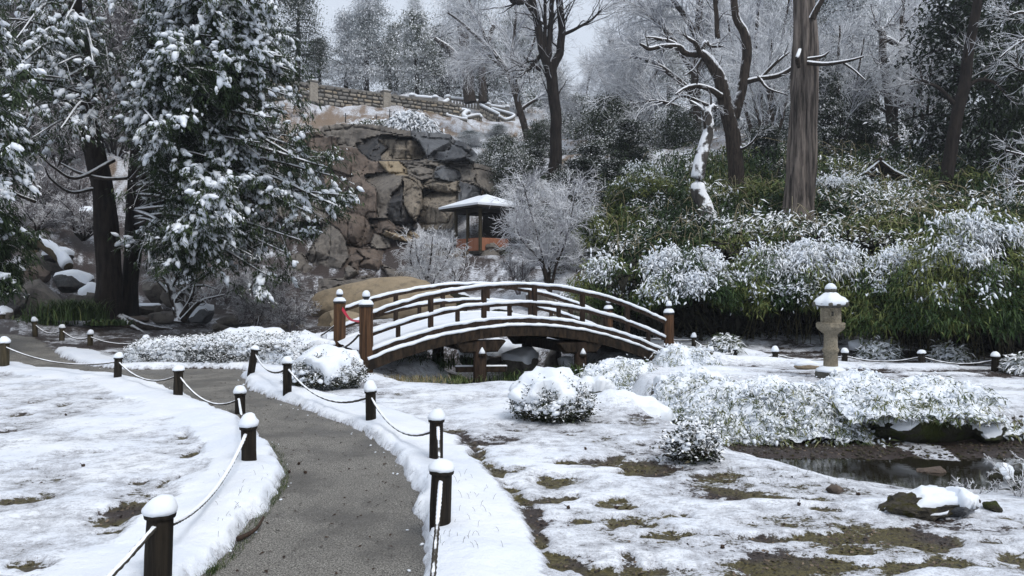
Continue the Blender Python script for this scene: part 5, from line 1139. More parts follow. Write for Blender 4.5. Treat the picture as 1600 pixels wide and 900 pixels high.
# big weeping frosted oak behind the pruned tree
bare_tree([[(1095,300,46,9),(1090,230,46,8),(1086,160,46,8),(1088,100,46,7),(1092,40,46,6),(1095,-40,46,4)],[(1088,120,46,6),(1050,60,46,5),(1010,20,46,3),(975,0,46,2)],[(1090,60,46,5),(1060,10,46,4),(1030,-30,46,2)],[(1086,150,46,5),(1040,110,46,4),(1000,90,46,2.5),(970,95,46,1.5)],[(1088,110,46,5),(1125,70,46,4),(1160,20,46,2)],[(1085,180,46,4),(1040,160,46,3),(1000,160,46,2),(975,175,46,1)]],
          'wide frosted tree with a dense haze of twigs left of the pruned tree', rng, 34, 9, 5, 4.0, 1.7, .8, grav=.22, up=.05, wig=.12, snow=.35, tr=.011, tb=BK_BRANCH, bark=BK_FROST, rmax=.06)
bare_tree([[(1010,235,50,5),(1005,180,50,4),(1000,120,50,3),(990,60,50,2)],[(1005,180,50,3),(975,140,50,2),(955,110,50,1)],[(1003,150,50,3),(1030,100,50,2),(1040,60,50,1)]], 'smaller frosted tree at the edge of the sky gap', rng, 30, 9, 4, 3.0, 1.4, .7, grav=.15, up=.05, snow=.35, tr=.011, tb=BK_BRANCH, bark=BK_FROST)
# pruned snow-lined tree
bare_tree([[(1148,300,27,13),(1150,260,27,12),(1146,225,27,12),(1140,185,27,11.5),(1132,150,27,10.5),(1122,115,27,9.5),(1108,95,27,8.5),(1094,82,27,7)],
           [(1146,185,27,9),(1156,150,27,8),(1162,120,27,7.5),(1168,80,27,7.5),(1163,50,27,7),(1150,25,27,6),(1142,-20,27,5)],
           [(1096,84,27,6),(1070,83,26.6,5),(1058,73,26.4,4.5),(1035,72,26.2,4),(1012,76,26,3.5),(1000,69,25.8,2)],[(1062,76,26.5,3.5),(1050,66,26.5,3),(1025,60,26.3,2.6),(1010,58,26.2,1.8)],[(1094,84,26.8,4),(1086,68,26.5,3.5),(1078,62,26.4,3),(1070,55,26.4,1.6)],[(1098,80,27,4),(1104,66,27,4),(1110,72,27,3),(1130,72,27,2)],
           [(1126,150,26.8,5.5),(1112,140,26.6,4.5),(1090,134,26.4,4),(1070,138,26.2,3),(1056,148,26.1,2)],[(1120,170,26.8,3),(1095,160,26.6,3),(1065,150,26.4,2.4),(1040,165,26.2,1.2)],[(1164,128,27,5),(1190,122,26.8,4),(1215,118,26.6,4),(1238,105,26.4,3.4),(1256,86,26.4,2)],[(1190,120,26.8,3),(1212,98,26.6,2.6),(1232,82,26.6,2)],[(1185,120,26.8,3),(1200,138,26.6,2),(1230,148,26.4,1.2)],
           [(1152,215,27,3),(1158,232,26.8,2.6),(1176,222,26.6,1.8),(1186,206,26.5,1)],[(1122,60,27,4),(1120,20,27,3.5),(1118,-30,27,3)],[(1098,88,27,3),(1085,108,27,2.4),(1070,118,27,1.4)]],
          'pruned tree with thick crooked limbs outlined in snow', rng, 5, 3, 2, 1.1, .6, .3, tb=BK_BRANCH, snow=.5, tr=.007, up=.15, rmax=.03)
# snow plastered leaning trunk
M_SB = m_bark('snow_plastered_bark', (.05, .045, .042), (.12, .11, .10), 9, bias=-.13, amp=.75, nsc=3.5)
bare_tree([[(1108,345,25,15),(1100,320,25,13),(1092,290,25,11),(1096,250,25,10),(1102,220,25,9),(1106,195,25,8.5),(1103,168,25,7)],[(1104,178,25,5),(1112,166,25,4),(1120,170,25,2)],[(1100,172,25,4),(1088,164,25,3.4),(1078,158,25,2)]], 'short leaning trunk plastered white with snow above the bamboo', rng, 4, 3, 2, .7, .35, .2, tb=M_SB, snow=.45)
# giant trunk
bt = thing('giant_tree', P(1248, 350, 24.5), 'massive straight trunk with fissured grey brown bark', 'tree')
p_, r_ = limb([(1244,360,24.5,30),(1247,320,24.5,23.5),(1250,250,24.5,20.5),(1254,150,24.5,18.5),(1256,60,24.5,16.5),(1256,0,24.5,15),(1256,-120,24.5,13),(1256,-260,24.5,10)], 90)
V, F = tubes(p_, r_, 56); V = stem_bark(V, p_[30], .07, 3, 7); V = stem_bark(V, p_[30], .035, 5, 17); part('trunk', V, F, BK_RED, bt)
p_, r_ = limb([(1262,340,24.2,8),(1266,250,24.2,10),(1268,150,24.25,10),(1269,60,24.3,9),(1266,0,24.3,7),(1264,-60,24.4,4)], 60); V, F = tubes(p_, r_, 20); V = V+(fbm(V*np.array([1, 1, .1]), 9, 3, 4)-.5)[:, None]*.12; part('trunk_rib', V, F, BK_RED, bt)
for pts in (((1250,78,23.9,3),(1246,92,23.7,3.6),(1248,105,23.9,3)), ((1262,98,24,4),(1290,100,23.6,3.4),(1325,95,23.2,2.6),(1350,88,23,1.2)), ((1262,92,24,3),(1285,88,23.8,2.4),(1296,80,23.7,1)), ((1268,30,24.2,6),(1290,-10,24,4),(1330,-60,24,2)), ((1318,98,23.4,2),(1335,110,23.2,1.6),(1352,125,23,1))):
    p_, r_ = limb(pts, 14); part('limb', *tubes(p_, r_, 8), BK_BRANCH, bt, snow=.5)
# right forest
for a in ((1205,48,265,-40,62,'snowy hemlock between the pruned tree and giant trunk',LF_FROST,.4,.5,200),(1175,60,250,-60,60,'frosted evergreen behind the pruned tree',LF_FROST,.4,.5,150),(1320,44,275,-60,66,'snow dusted evergreen directly right of the giant trunk',LF_FROST,.4,.55,220),(1288,36,300,90,44,'lower green conifer right of the giant trunk',LF_FARD,.6,.45,130),
          (1345,38,290,120,50,'dark conifer with pale tips behind the gabled hut',LF_FARD,.6,.35,130),(1430,70,240,-30,70,'pale frosted evergreen far behind the hut',LF_FROST,.4,.6,130),(900,58,235,150,46,'dark green shrub tree below the gap of sky',LF_FAR,.5,.25,110),(945,46,262,152,56,'dense dark evergreen below the frosted twigs',LF_FAR,.4,.25,160),
          (985,40,285,190,50,'dark rounded evergreen left of the snow plastered trunk',LF_FARD,.4,.25,140),(1060,44,280,170,56,'evergreen understory behind the snow plastered trunk',LF_FAR,.4,.3,130),(1195,32,320,200,50,'leafy green bush left of the giant trunk',LF_FARD,.35,.4,130),(790,44,300,215,50,'grey green shrub between cliff and forked tree',LF_FAR,.4,.45,120),(735,46,262,205,36,'small frosted shrub at the right top of the cliff',LF_FROST,.4,.4,90),
          (835,42,300,235,40,'dark shrub at the foot of the forked tree',LF_FARD,.4,.2,110),(905,36,320,250,50,'dark evergreen bush right of the forked tree foot',LF_FARD,.35,.2,130)):
    evergreen(a[0], a[1], a[2], a[3], a[4], a[5], rng, lf=a[6], cone=a[7], snow=a[8], n=a[9], size=.20 if a[1] < 50 else .26, lv=72, low=.03)
for a in ((760,40,312,240,34,'grey green shrub on the slope right of the cliff blocks',LF_FAR),(800,38,325,232,44,'leafy shrub behind the lilac maple top',LF_FAR),(775,47,262,196,38,'frosted shrub below the garden stair',LF_FROST),(845,47,262,190,44,'dense shrub left of the forked tree foot',LF_FAR),(925,38,315,228,50,'broad dark shrub above the stone steps',LF_FARD),(965,34,335,250,44,'green shrub where the bamboo slope begins',LF_FARD),(880,34,350,268,44,'shadowed shrub behind the right half of the lilac maple',LF_FARD),(820,34,372,290,34,'shadowed shrub behind the tea house corner',LF_FARD),(990,50,250,175,50,'grey green evergreen below the weeping twigs',LF_FAR),(985,60,230,70,40,'grey green evergreen in haze under the weeping frosted twigs',LF_FAR),(1045,62,230,10,50,'hazy evergreen behind the horizontal snow lined limb',LF_FAR),(1120,66,230,-40,56,'tall dim evergreen between the limbs of the pruned tree',LF_FARD),(1215,52,240,40,44,'dim evergreen low between pruned tree and giant trunk',LF_FARD),(1290,62,240,-60,60,'tall dim evergreen right behind the giant trunk',LF_FARD),(1370,60,240,20,50,'dim evergreen behind the crooked snow outlined tree',LF_FAR),(870,64,215,110,34,'small hazy evergreen behind the forked tree foot',LF_FAR),(500,80,150,60,40,'hazy evergreen low between two taller ones',LF_FARD),(610,82,150,70,44,'shaded evergreen low behind the wall middle',LF_FARD),(690,84,160,40,50,'shaded evergreen behind the stair balustrade',LF_FARD),(850,80,180,60,40,'hazy evergreen left of the sky gap',LF_FAR)):
    evergreen(a[0], a[1], a[2], a[3], a[4], a[5], rng, lf=a[6], cone=.5, snow=.35)
for a in ((1500,33,300,-90,95,'towering dark evergreen with a leaning trunk at the upper right'),(1590,29,330,-110,90,'dark evergreen filling the top right corner'),(1460,42,290,60,50,'dark evergreen left of the leaning trunk'),(1660,33,330,-60,90,'dark evergreen beyond the right edge')):
    evergreen(*a, rng, lf=LF_FARD, cone=.3, snow=.18, n=300, size=.19, lv=60, low=.05)
bare_tree([[(1470,345,28,12),(1482,262,28,10),(1490,215,28,9.5),(1500,160,28,9),(1512,90,28,8),(1526,10,28,7),(1535,-60,28,6)],[(1505,140,28,4),(1530,125,28,3),(1560,130,28,2)],[(1498,170,28,4),(1470,140,28,3),(1440,125,28,2)]], 'leaning near black trunk in the dark trees at the upper right', rng, 5, 3, 2, 2, .9, .4, tb=BK_DARK, snow=.1, t0=.5)
bare_tree([[(1398,270,40,7),(1395,200,40,7),(1385,140,40,6),(1380,90,40,6),(1378,50,40,5),(1362,40,40,4)],[(1375,55,40,5),(1400,68,40,5),(1418,78,40,5),(1410,95,40,4),(1400,120,40,3.5)],[(1390,170,40,5),(1418,160,40,4),(1430,140,40,3),(1440,120,40,2)],[(1390,102,40,4),(1372,102,40,3)],[(1392,180,40,3),(1370,165,40,2.4),(1352,160,40,1.5)],[(1376,50,40,3),(1385,40,40,3),(1400,38,40,2)],[(1396,220,40,4),(1402,150,40,3.5),(1408,60,40,3),(1412,-30,40,2)]],
          'crooked snow outlined tree between giant trunk and dark evergreens', rng, 12, 5, 3, 2.2, 1.0, .5, snow=.5, tr=.010)
for a in ((1415,64,'far frosted tree in purple grey haze, left of the dark evergreens'),(1350,70,'far frosted tree in haze right of the giant trunk top'),(1140,72,'far frosted tree seen between limbs of the pruned tree'),(1230,70,'far frosted tree just left of giant trunk'),(960,82,'faint frosted tree beyond the sky gap')):
    px, D, lb = a; yy = -60 if px > 1000 else 120
    bare_tree([[(px,240,D,6),(px+5,150,D,5),(px-5,60,D,4),(px,yy,D,2)],[(px,170,D,4),(px-30,100,D,3),(px-45,40 if px > 1000 else 150,D,1)],[(px,150,D,4),(px+30,90,D,3),(px+45,20 if px > 1000 else 160,D,1)]], lb, rng, 36, 9, 4, 4.5 if px > 1000 else 2, 2.2 if px > 1000 else 1, 1.0, snow=.3, tr=.016, tb=BK_BRANCH, bark=BK_FROST, wig=.14, key='far%d' % (px < 1000))
for k, (x, yb, d, yt, lb) in enumerate(((1205,290,34,60,'frosted thin tree between pruned tree and giant trunk'),(1312,285,36,40,'frosted thin tree right of the giant trunk'),(1440,290,38,60,'frosted thin tree before the dark evergreens'),(1185,300,40,-20,'tall frosted tree behind the limbs reaching the giant trunk'))):
    bare_tree([[(x,yb,d,4),(x+4,(yb*2+yt)/3,d,3.4),(x-4,(yb+yt*2)/3,d,2.6),(x,yt,d,1.2)],[(x+2,yb-40,d,3),(x-22,(yb+yt)/2,d,2),(x-40,yt+30,d,1)],[(x+2,yb-50,d,3),(x+20,(yb+yt)/2,d,2),(x+38,yt+20,d,1)]], lb, rng, 22, 8, 4, 2.6, 1.2, .6, snow=.4, tr=.010, tb=BK_BRANCH, bark=BK_FROST, wig=.14, grav=.1, key='thin%d' % (k % 2))
# edge branches top right
bare_tree([[(1660,120,17,10),(1640,60,17,8),(1630,0,17,6)],[(1645,70,17,4),(1610,60,17,3),(1580,75,17,2),(1562,90,17,1)],[(1640,40,17,4),(1600,20,17,3),(1575,25,17,1)],[(1650,100,17,4),(1600,110,17,2.4),(1575,95,17,1)],[(1655,250,17,6),(1610,245,17,3),(1570,235,17,1.5)],[(1655,300,17,5),(1600,285,17,3),(1572,290,17,1)]], 'frosted branches reaching in from the right frame edge', rng, 8, 4, 3, .8, .4, .2, snow=.5, tr=.005)
# ------------------------------------------------------------------ small trees round the pond
def shrubtree(px, py, D, h, w_, label, rng, n=5, twig=BK_FROST, bark=BK_BRANCH, l1=14, l2=7, l3=4, snow=.45, name='bare_shrub', tr=.006, grav=.0, up=.1, r=.04, wig=.2, cat='shrub', ln=1.0, key=None):
    if key and key in EV: r0, h0, w0 = EV[key]; return dup(r0, P(px, py, D), rng.uniform(0, 6.28), label, scale=(w_*D/w0, w_*D/w0, h*D/h0))
    b = P(px, py, D); H = h*D/FPX; W = w_*D/FPX; lp = []
    for k in range(n):
        a = 2*PI*k/n+rng.uniform(-.4, .4); e = b+np.array([math.cos(a)*W*rng.uniform(.35, .9), math.sin(a)*W*.7, H*rng.uniform(.75, 1.05)]); m = b+(e-b)*.5+np.array([math.cos(a)*W*.12, 0, H*.08])+rng.normal(size=3)*W*.08
        lp.append(smooth_path([b+np.array([math.cos(a)*.04, math.sin(a)*.04, -.1]), b*.75+e*.25+rng.normal(size=3)*W*.06, m, e], 12))
    Pp = np.array(lp); R = np.full((n, 12), r)*np.linspace(1, .25, 12); t = thing(name, b, label, cat)
    if key: EV[key] = (t, h*D, w_*D); t['group'] = 'frosted brush on the slopes'
    for k in range(n): part('stem', *tubes(Pp[k], R[k], 7), bark, t, snow=snow)
    P1, R1 = sprout(Pp, R, l1, .25, 1, .8, H*.42*ln, 6, grav, wig, .5, rng, up, .4, rmin=tr*1.4); P2, R2 = sprout(P1, R1, l2, .15, 1, .7, H*.2*ln, 3, grav, wig, .6, rng, up, .3, rmin=tr); P3, R3 = sprout(P2, R2, l3, .1, 1, .7, H*.1*ln, 2, grav, wig, .7, rng, up, .2, tip=.5, rmin=tr*.8)
    g = Geo().add(*tubes(P1, R1, 4), 0, snow); g.add(*tubes(P2, R2, 3), 0, snow); g.add(*tubes(P3, R3, 3), 0, snow); o = g.build('twigs', twig, t); o['kind'] = 'stuff'; return t
rng = np.random.default_rng(31)
BK_MAPLE = m_bark('frosted_maple_twig', (.20, .165, .18), (.38, .34, .37), 20, bias=.22, amp=.5, nsc=4, frost=.5)
shrubtree(858, 452, 23, 158, 88, 'frosted Japanese maple with a pale lilac haze of twigs behind the bridge', rng, 7, BK_MAPLE, BK_BRANCH, 20, 9, 5, .3, 'maple_tree', .0075, .12, -.05, .05, .3, cat='tree', ln=.9)
shrubtree(668, 462, 25, 100, 50, 'small frosted maple in front of the cliff foot', rng, 6, BK_MAPLE, BK_BRANCH, 13, 7, 4, .45, 'maple_tree', .008, .15, -.1, .05, .3, cat='tree')
shrubtree(712, 450, 26, 70, 28, 'thin frosted sapling between small maple and tea house', rng, 3, BK_MAPLE, BK_BRANCH, 7, 5, 3, .45, 'bare_shrub', .008, .05, .0, .03)
shrubtree(905, 440, 26, 60, 40, 'low frosted bush beside the stone steps', rng, 6, BK_FROST, BK_FROST, 12, 7, 4, .4, 'bare_shrub', .008)
shrubtree(810, 455, 24, 55, 44, 'frosted tangled shrub under the lilac maple', rng, 6, BK_FROST2, BK_FROST2, 12, 7, 4, .4, 'bare_shrub', .008)
for k, (a, b, d, h, w2_, lb) in enumerate(((400,512,21.5,62,62,'reddish brown frosted brush left of the bridge'),(455,515,20.8,48,44,'tangled brown twigs nearest the snow mound'),(430,470,25,50,60,'grey frosted thicket behind the brown brush'),(355,470,26,44,50,'frosted thicket behind the crooked little tree'),(500,480,25.5,26,30,'low twiggy shrub before the cliff foot'))):
    shrubtree(a, b, d, h, w2_, lb, rng, 9, BK_FROST2, BK_FROST2, 15, 7, 4, .15, 'twiggy_shrub', .007, .05, .0, .022, .3)
# crooked little tree
bare_tree([[(282,503,20.5,10),(278,485,20.5,8),(270,470,20.5,6),(266,450,20.5,5.5),(258,438,20.5,4.5),(245,424,20.5,3)],[(280,496,20.5,6),(276,478,20.5,5),(283,460,20.5,4.4),(296,448,20.5,4),(302,436,20.5,4),(300,425,20.5,3.4),(292,412,20.5,2.4),(272,396,20.5,1.4)],[(284,498,20.5,5),(292,482,20.3,4),(300,466,20.2,3),(305,446,20.2,2)],[(286,500,20.4,5),(300,484,20.2,3.6),(315,470,20,3),(335,464,20,2),(352,460,20,1.2)],
           [(298,446,20.5,3),(312,436,20.4,2.4),(330,424,20.3,1.6),(345,412,20.2,1)],[(302,430,20.5,3),(306,418,20.5,2),(303,406,20.5,1)],[(268,462,20.5,3),(272,442,20.5,2.4),(284,426,20.5,1.8),(290,412,20.5,1)],[(264,446,20.5,3),(262,430,20.5,2),(256,412,20.5,1.2)],[(262,456,20.5,3.4),(252,444,20.5,2.6),(242,434,20.5,1.4)],[(302,447,20.4,2.6),(322,446,20.2,2),(340,452,20,1)]],
          'small crooked bare tree with every limb outlined in snow', rng, 6, 4, 2, .7, .35, .15, name='crooked_tree', snow=.62, tr=.005, rmax=.02, wig=.2, bark=BK_BRANCH, sides=10)
# background brush on the left slope
rng = np.random.default_rng(41)
for k, (px, py, D, h, w_, lb) in enumerate(((130,372,30.5,60,60,'frosted brush around the slanting rock left of the trunk'),(55,368,31,50,60,'low frosted brush above the fallen logs'),(240,400,30,60,50,'frosted brush right behind the twin trunks'),(40,345,33,75,70,'frosted brush low on the slope at far left'),(110,345,34,80,60,'purple grey brush left of the big trunk'),(90,260,41,90,80,'frosted thicket high on the slope at left'),(10,240,40,120,70,'bare thicket in the upper left background'),(180,250,44,110,70,'bare thicket behind the twin trunks'),(260,320,38,80,60,'brush seen between twin trunks and drooping boughs'),(330,300,42,100,70,'brush behind the drooping boughs'),(400,280,46,80,60,'brush at the left shoulder of the cliff'),(140,150,55,150,90,'tall bare thicket far behind the big conifer'),(20,120,55,160,90,'tall bare thicket in the top left corner'),(470,215,50,36,34,'reddish brush above the left cliff shoulder'))):
    shrubtree(px, py, D, h, w_, lb, rng, 11, BK_FROST2, BK_DARK, 16, 7, 3, .18, 'twiggy_shrub', .012, .02, .1, .04, .25, key='brush%d' % (k % 3))
for a in ((60,60,150,-120,95,'dark evergreen in the far top left corner'),(190,62,180,-120,90,'dark evergreen far behind the twin trunks'),(120,46,250,60,80,'dim evergreen on the left slope behind the brush'),(-20,44,280,60,80,'dim evergreen at the left edge of the slope'),(330,52,260,60,80,'dim evergreen behind the right half of the big conifer')):
    evergreen(*a, rng, lf=LF_FARD, cone=.4, snow=.3, n=150, size=.26, lv=72, low=.02)
# ================================================================== BAMBOO AND LOW PLANTS
rng = np.random.default_rng(51)
def in_mound(c, s, n, rng, shell_=.5, up=True):
    """points in an upper half ellipsoid, crowded towards its skin"""
    v = nrm(rng.normal(size=(n, 3))); 
    if up: v[:, 2] = np.abs(v[:, 2])
    v[:, 1] = np.where(rng.random(n) < .7, -np.abs(v[:, 1]), v[:, 1]); r = 1-rng.random(n)**1.6*shell_
    return np.array(c)+v*r[:, None]*np.array(s), v
def bamboo(px, py, D, w_, h, label, rng, dy=1.6, nl=9000, snow=.5, nsnow=500, culms=26, name='bamboo_clump', ll=.135, lf=LF_BAM, var=.5, skirt=.22):
    b = P(px, py, D); W = w_/FPX*D/2; H = h/FPX*D; t = thing(name, b, label, 'bamboo')
    b2 = b+np.array([0, dy*.5, 0]); c = b2+np.array([0, 0, H*.25])
    nk = int(nl*1.05)//14; pts, v = in_mound(c, (W, dy, H*.75), nk, rng); pts = pts+(fbm(pts, 1.1, 2, 7)-.5)[:, None]*np.array([.9, .6, .7])*min(1, H)
    low = b[2]+H*skirt*(.5+vn(pts*np.array([1, 0, 0]), 1.6, 5)); pts[:, 2] = np.maximum(pts[:, 2], low+rng.random(nk)*.15)
    hh = (pts[:, 2]-b[2])/H; msk = ss(.47, .56, fbm(pts, 2.3, 3, 3)+.08*(snow-.7)+.22*(hh-.74)); sn_ = np.clip(snow*ss(.35, .8, hh+.3*(fbm(pts, 2.0, 2, 3)-.5))*1.15*(.06+.94*msk), 0, 1.1)
    V, F, s_, v_ = leaves(pts, 14, (.10, .10, .07), ll*1.15, .025, rng, (-1.25, .35), sn_, var-.45+.9*ss(.3, .7, fbm(pts, 1.3, 2, 6)), vj=.22, roll=.45, az0=np.arctan2(v[:, 1]-.5, v[:, 0]+rng.normal(size=nk)*.3), azs=.9); o = Geo().add(V, F, 0, s_, v_).build('foliage', lf, t); o['kind'] = 'stuff'
    k = rng.integers(0, nk, culms*2); E = pts[k]; S = b2+np.stack([rng.uniform(-.7, .7, len(k))*W, rng.uniform(-.3, .6, len(k))*dy, np.full(len(k), -.3)], 1)
    Pp = np.array([smooth_path([s2, s2*.5+e*.5+np.array([0, .2, H*.35]), e], 9) for s2, e in zip(S, E)]); o = Geo().add(*tubes(Pp, np.full((len(k), 9), .010), 4), 0, .0, .1).build('culms', M_CULM, t); o['kind'] = 'stuff'
    if nsnow:
        cand = pts[(hh > .35) & (v[:, 2] > .12)]; wgt_ = ss(.48, .56, fbm(cand, 2.3, 3, 3)+.08*(snow-.7)+.22*((cand[:, 2]-b[2])/H-.74)); cand = cand[rng.random(len(cand)) < wgt_]
        if len(cand) > 3:
            cc = cand[rng.integers(0, len(cand), int(nsnow*.42))]; g = Geo(); dd = nrm((cc-c)*np.array([1, 1, 0])/max(W, .1)+np.array([0, -.6, 0])+rng.normal(size=cc.shape)*.5)-np.array([0, 0, .55])
            for q in range(8): g.add(*streaks(cc+dd*rng.normal(size=(len(cc), 1))*.12+rng.normal(size=cc.shape)*np.array([.11, .11, .05])+np.array([0, -.02, .05]), dd+rng.normal(size=cc.shape)*.5, 0.023, rng, 2.6, .6, 1, .4))
            o = g.build('snow_load', MS, t); o['kind'] = 'stuff'
    return t
M_CULM = m_plain('bamboo_culm', (.03, .028, .014), (.08, .07, .03), 9)
# rising green thicket on the right hillside: one uncountable mass
pp = []
for (x0, x1, y0, y1, D0, D1, n) in ((950,1640,500,385,20.2,24,3600),(960,1640,400,320,23.5,28.5,3600),(930,1640,335,235,27.5,38,3200),(870,1000,420,300,26,33,900)):
    a = rng.random(n); px = rng.uniform(x0, x1, n); D = D0+(D1-D0)*a; py = y0+(y1-y0)*a
    q = np.stack([(px-800)/FPX*D, D, np.zeros(n)], 1); q[:, 2] = T(q[:, 0], q[:, 1])+rng.random(n)**1.0*(1.0 if D0 < 27 else 1.5)*(.5+fbm(q, .5, 2, 8)); pp.append(q)
pp = np.concatenate(pp); sn_ = .60*ss(.54, .68, fbm(pp, .42, 3, 12))+.04; g = Geo()
V, F, s_, v_ = leaves(pp, 9, (.20, .20, .12), .27, .05, rng, (-1.2, .4), sn_, .0+.9*ss(.35, .65, fbm(pp, .55, 3, 5)), vj=.2, roll=.6); g.add(V, F, 0, s_, v_)
tag(g.build('bamboo_thicket', LF_BAM), 'sea of green bamboo leaves covering the right hillside', kind='stuff')
k = rng.integers(0, len(pp), 700); S = pp[k]; dr = rng.normal(size=(700, 3))*np.array([.5, .4, .1]); Pp = np.array([smooth_path([s-np.array([0, 0, .8]), s+d*.5+np.array([0, -.1, .55]), s+d*1.6+np.array([0, -.2, .25])], 8) for s, d in zip(S, dr)])
tag(Geo().add(*tubes(Pp, np.full((700, 8), .008), 3), 0, .2, .8).build('bamboo_culms', LF_STRAW), 'thin tan culms arching through the hillside bamboo', kind='stuff')
cc = pp[(sn_ > .34)]; cc = cc[rng.integers(0, len(cc), 520)]; g = Geo()
for q in range(4): g.add(*streaks(cc+rng.normal(size=cc.shape)*.14+np.array([0, 0, .10]), rng.normal(size=cc.shape)*np.array([1, 1, .2])-np.array([0, 0, .5]), .026, rng, 3.0, .6, 1, .45))
tag(g.build('snow_clumps', MS), 'clumps of snow caught on the hillside bamboo', kind='stuff')
# near-black leaf mass added to block light and paint deep shade under the mounds
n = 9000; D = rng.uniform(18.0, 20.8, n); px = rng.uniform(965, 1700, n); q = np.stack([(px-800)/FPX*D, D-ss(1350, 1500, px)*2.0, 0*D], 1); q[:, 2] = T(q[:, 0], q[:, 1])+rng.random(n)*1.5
M_SHADE = m_plain('shade_leaf', (.006, .006, .004), (.022, .020, .012), 9, .9); V, F, s_, v_ = leaves(q, 3, (.15, .15, .15), .34, .09, rng, (-1.4, .4), 0, .5); tag(Geo().add(V, F, 0, 0, v_).build('shade_filler', M_SHADE), 'near-black leaf mass added to stand in for shade under the bamboo mounds', kind='stuff')
# front mounds with snowy tops
bamboo(945, 515, 18.6, 110, 118, 'snowy bamboo mound directly behind the right half of the bridge', rng, 1.2, 6500, .55, 240)
bamboo(1085, 520, 17.6, 215, 135, 'broad bamboo mound with the widest sheet of snow right of the bridge', rng, 1.5, 15000, .95, 1100, skirt=.42)
bamboo(1215, 520, 17.4, 150, 140, 'bamboo mound left of the stone lantern with arching yellow green tips', rng, 1.4, 11000, .65, 420, var=.55, skirt=.38)
bamboo(1300, 520, 17.0, 165, 150, 'bamboo mound rising right behind the stone lantern', rng, 1.4, 12000, .8, 620, skirt=.30)
bamboo(1440, 548, 15.8, 185, 165, 'tall bamboo mound with patchy snow right of the lantern', rng, 1.5, 14000, .65, 620, skirt=.1)
bamboo(1555, 560, 14.6, 260, 235, 'largest bamboo mound with snow sheets at the right edge', rng, 1.7, 22000, .75, 1100, skirt=.14)
bamboo(1010, 330, 27.5, 120, 80, 'round green bamboo hump left of the snow plastered trunk', rng, 1.6, 7000, .4, 160)
bamboo(1315, 330, 27, 110, 60, 'snow covered bamboo hump below the gabled hut', rng, 1.2, 6000, 1.1, 420)
bamboo(905, 420, 25.5, 90, 100, 'bamboo bush between lilac maple and the hillside', rng, 1.4, 6000, .45, 170)
# dwarf bamboo along the pool: (px, base py, D, width, height)
for k, (px, py, D, w_, h, lb, sn1, nn, ns) in enumerate(((1240,698,8.85,300,84,'long drift of snow covered dwarf bamboo above the pool',.9,9500,1500),(1120,660,9.7,150,62,'snowy dwarf bamboo at the head of the pool',.9,4200,600),(1400,650,9.3,150,46,'dwarf bamboo spilling over the mossy overhang',.95,3000,520),(1530,668,9.2,150,56,'dwarf bamboo on the far bank near the right edge',.8,4200,420),(985,618,12.2,140,42,'low snowy leaves between the right pier and rounded boulder',.8,3000,400),(1090,592,13.4,110,40,'snowy leafy heap at the foot of the right bridge post',.9,2200,420),(1600,694,8.9,70,74,'dwarf bamboo cut by the right frame edge above the pool',.8,1600,200),(1430,660,8.72,190,38,'snowy leaves draped over the dark mossy boulder',.8,4200,500),(1530,664,8.75,110,36,'snowy leaves draped over the rock right of the mossy boulder',.8,2400,300))):
    b = P(px, py, D); W = w_/FPX*D/2; H = h/FPX*D; t = thing('dwarf_bamboo', b, lb, 'plant')
    n = int(nn*.62)//8; u = rng.uniform(-1, 1, n); vv = rng.random(n); prof = np.sqrt(np.clip(1-u*u, 0, 1))
    q = np.stack([b[0]+u*W, b[1]+vv*1.25+.0*u, b[2]+H*prof*ss(-.15, .75, vv)*.95+rng.normal(size=n)*.02], 1); q[:, 2] = np.maximum(q[:, 2], b[2]+.03)
    q[:, 2] += (fbm(q, 3, 2, 5)-.5)*.16
    V, F, s_, v_ = leaves(q+np.array([0, 0, .02]), 8, (.06, .05, .02), .095, .014, rng, (-1.1, .25), sn1*(.1+.6*vv), .35+.5*vn(q, 2.5, 3), vj=.3, roll=.7); o = Geo().add(V, F, 0, s_, v_).build('foliage', LF_SASA, t); o['kind'] = 'stuff'
    m = rng.integers(0, n, int(ns*.7)); c = q[m]; g = Geo(); dd = np.array([0, -.6, -.6])+rng.normal(size=c.shape)*np.array([.7, .4, .25])
    for q_ in range(2): g.add(*streaks(c+rng.normal(size=c.shape)*.045+np.array([0, .015, .0]), dd+rng.normal(size=c.shape)*.5, .018, rng, 2.0, .7, 1, .5))
    
    gx2, gy2 = np.meshgrid(np.linspace(-.98, .98, 96), np.linspace(0, 1.2, 40)); pr = np.sqrt(np.clip(1-gx2**2, 0, 1)); Z = b[2]+H*pr*ss(-.1, .8, gy2/1.25)*1.0+.03
    Vs = np.stack([b[0]+gx2*W, b[1]+.05+gy2, Z], -1).reshape(-1, 3); Vs[:, 2] += (fbm(Vs, 3, 2, 5)-.5)*.16+(fbm(Vs, 8, 3, 6)-.5)*.17+(fbm(Vs, 26, 2, 7)-.5)*.05+.0; i, j = np.meshgrid(np.arange(39), np.arange(95), indexing='ij'); bb_ = i*96+j
    g.add(Vs, np.stack([bb_, bb_+1, bb_+97, bb_+96], -1).reshape(-1, 4)); o = g.build('snow_load', MS, t); o['kind'] = 'stuff'
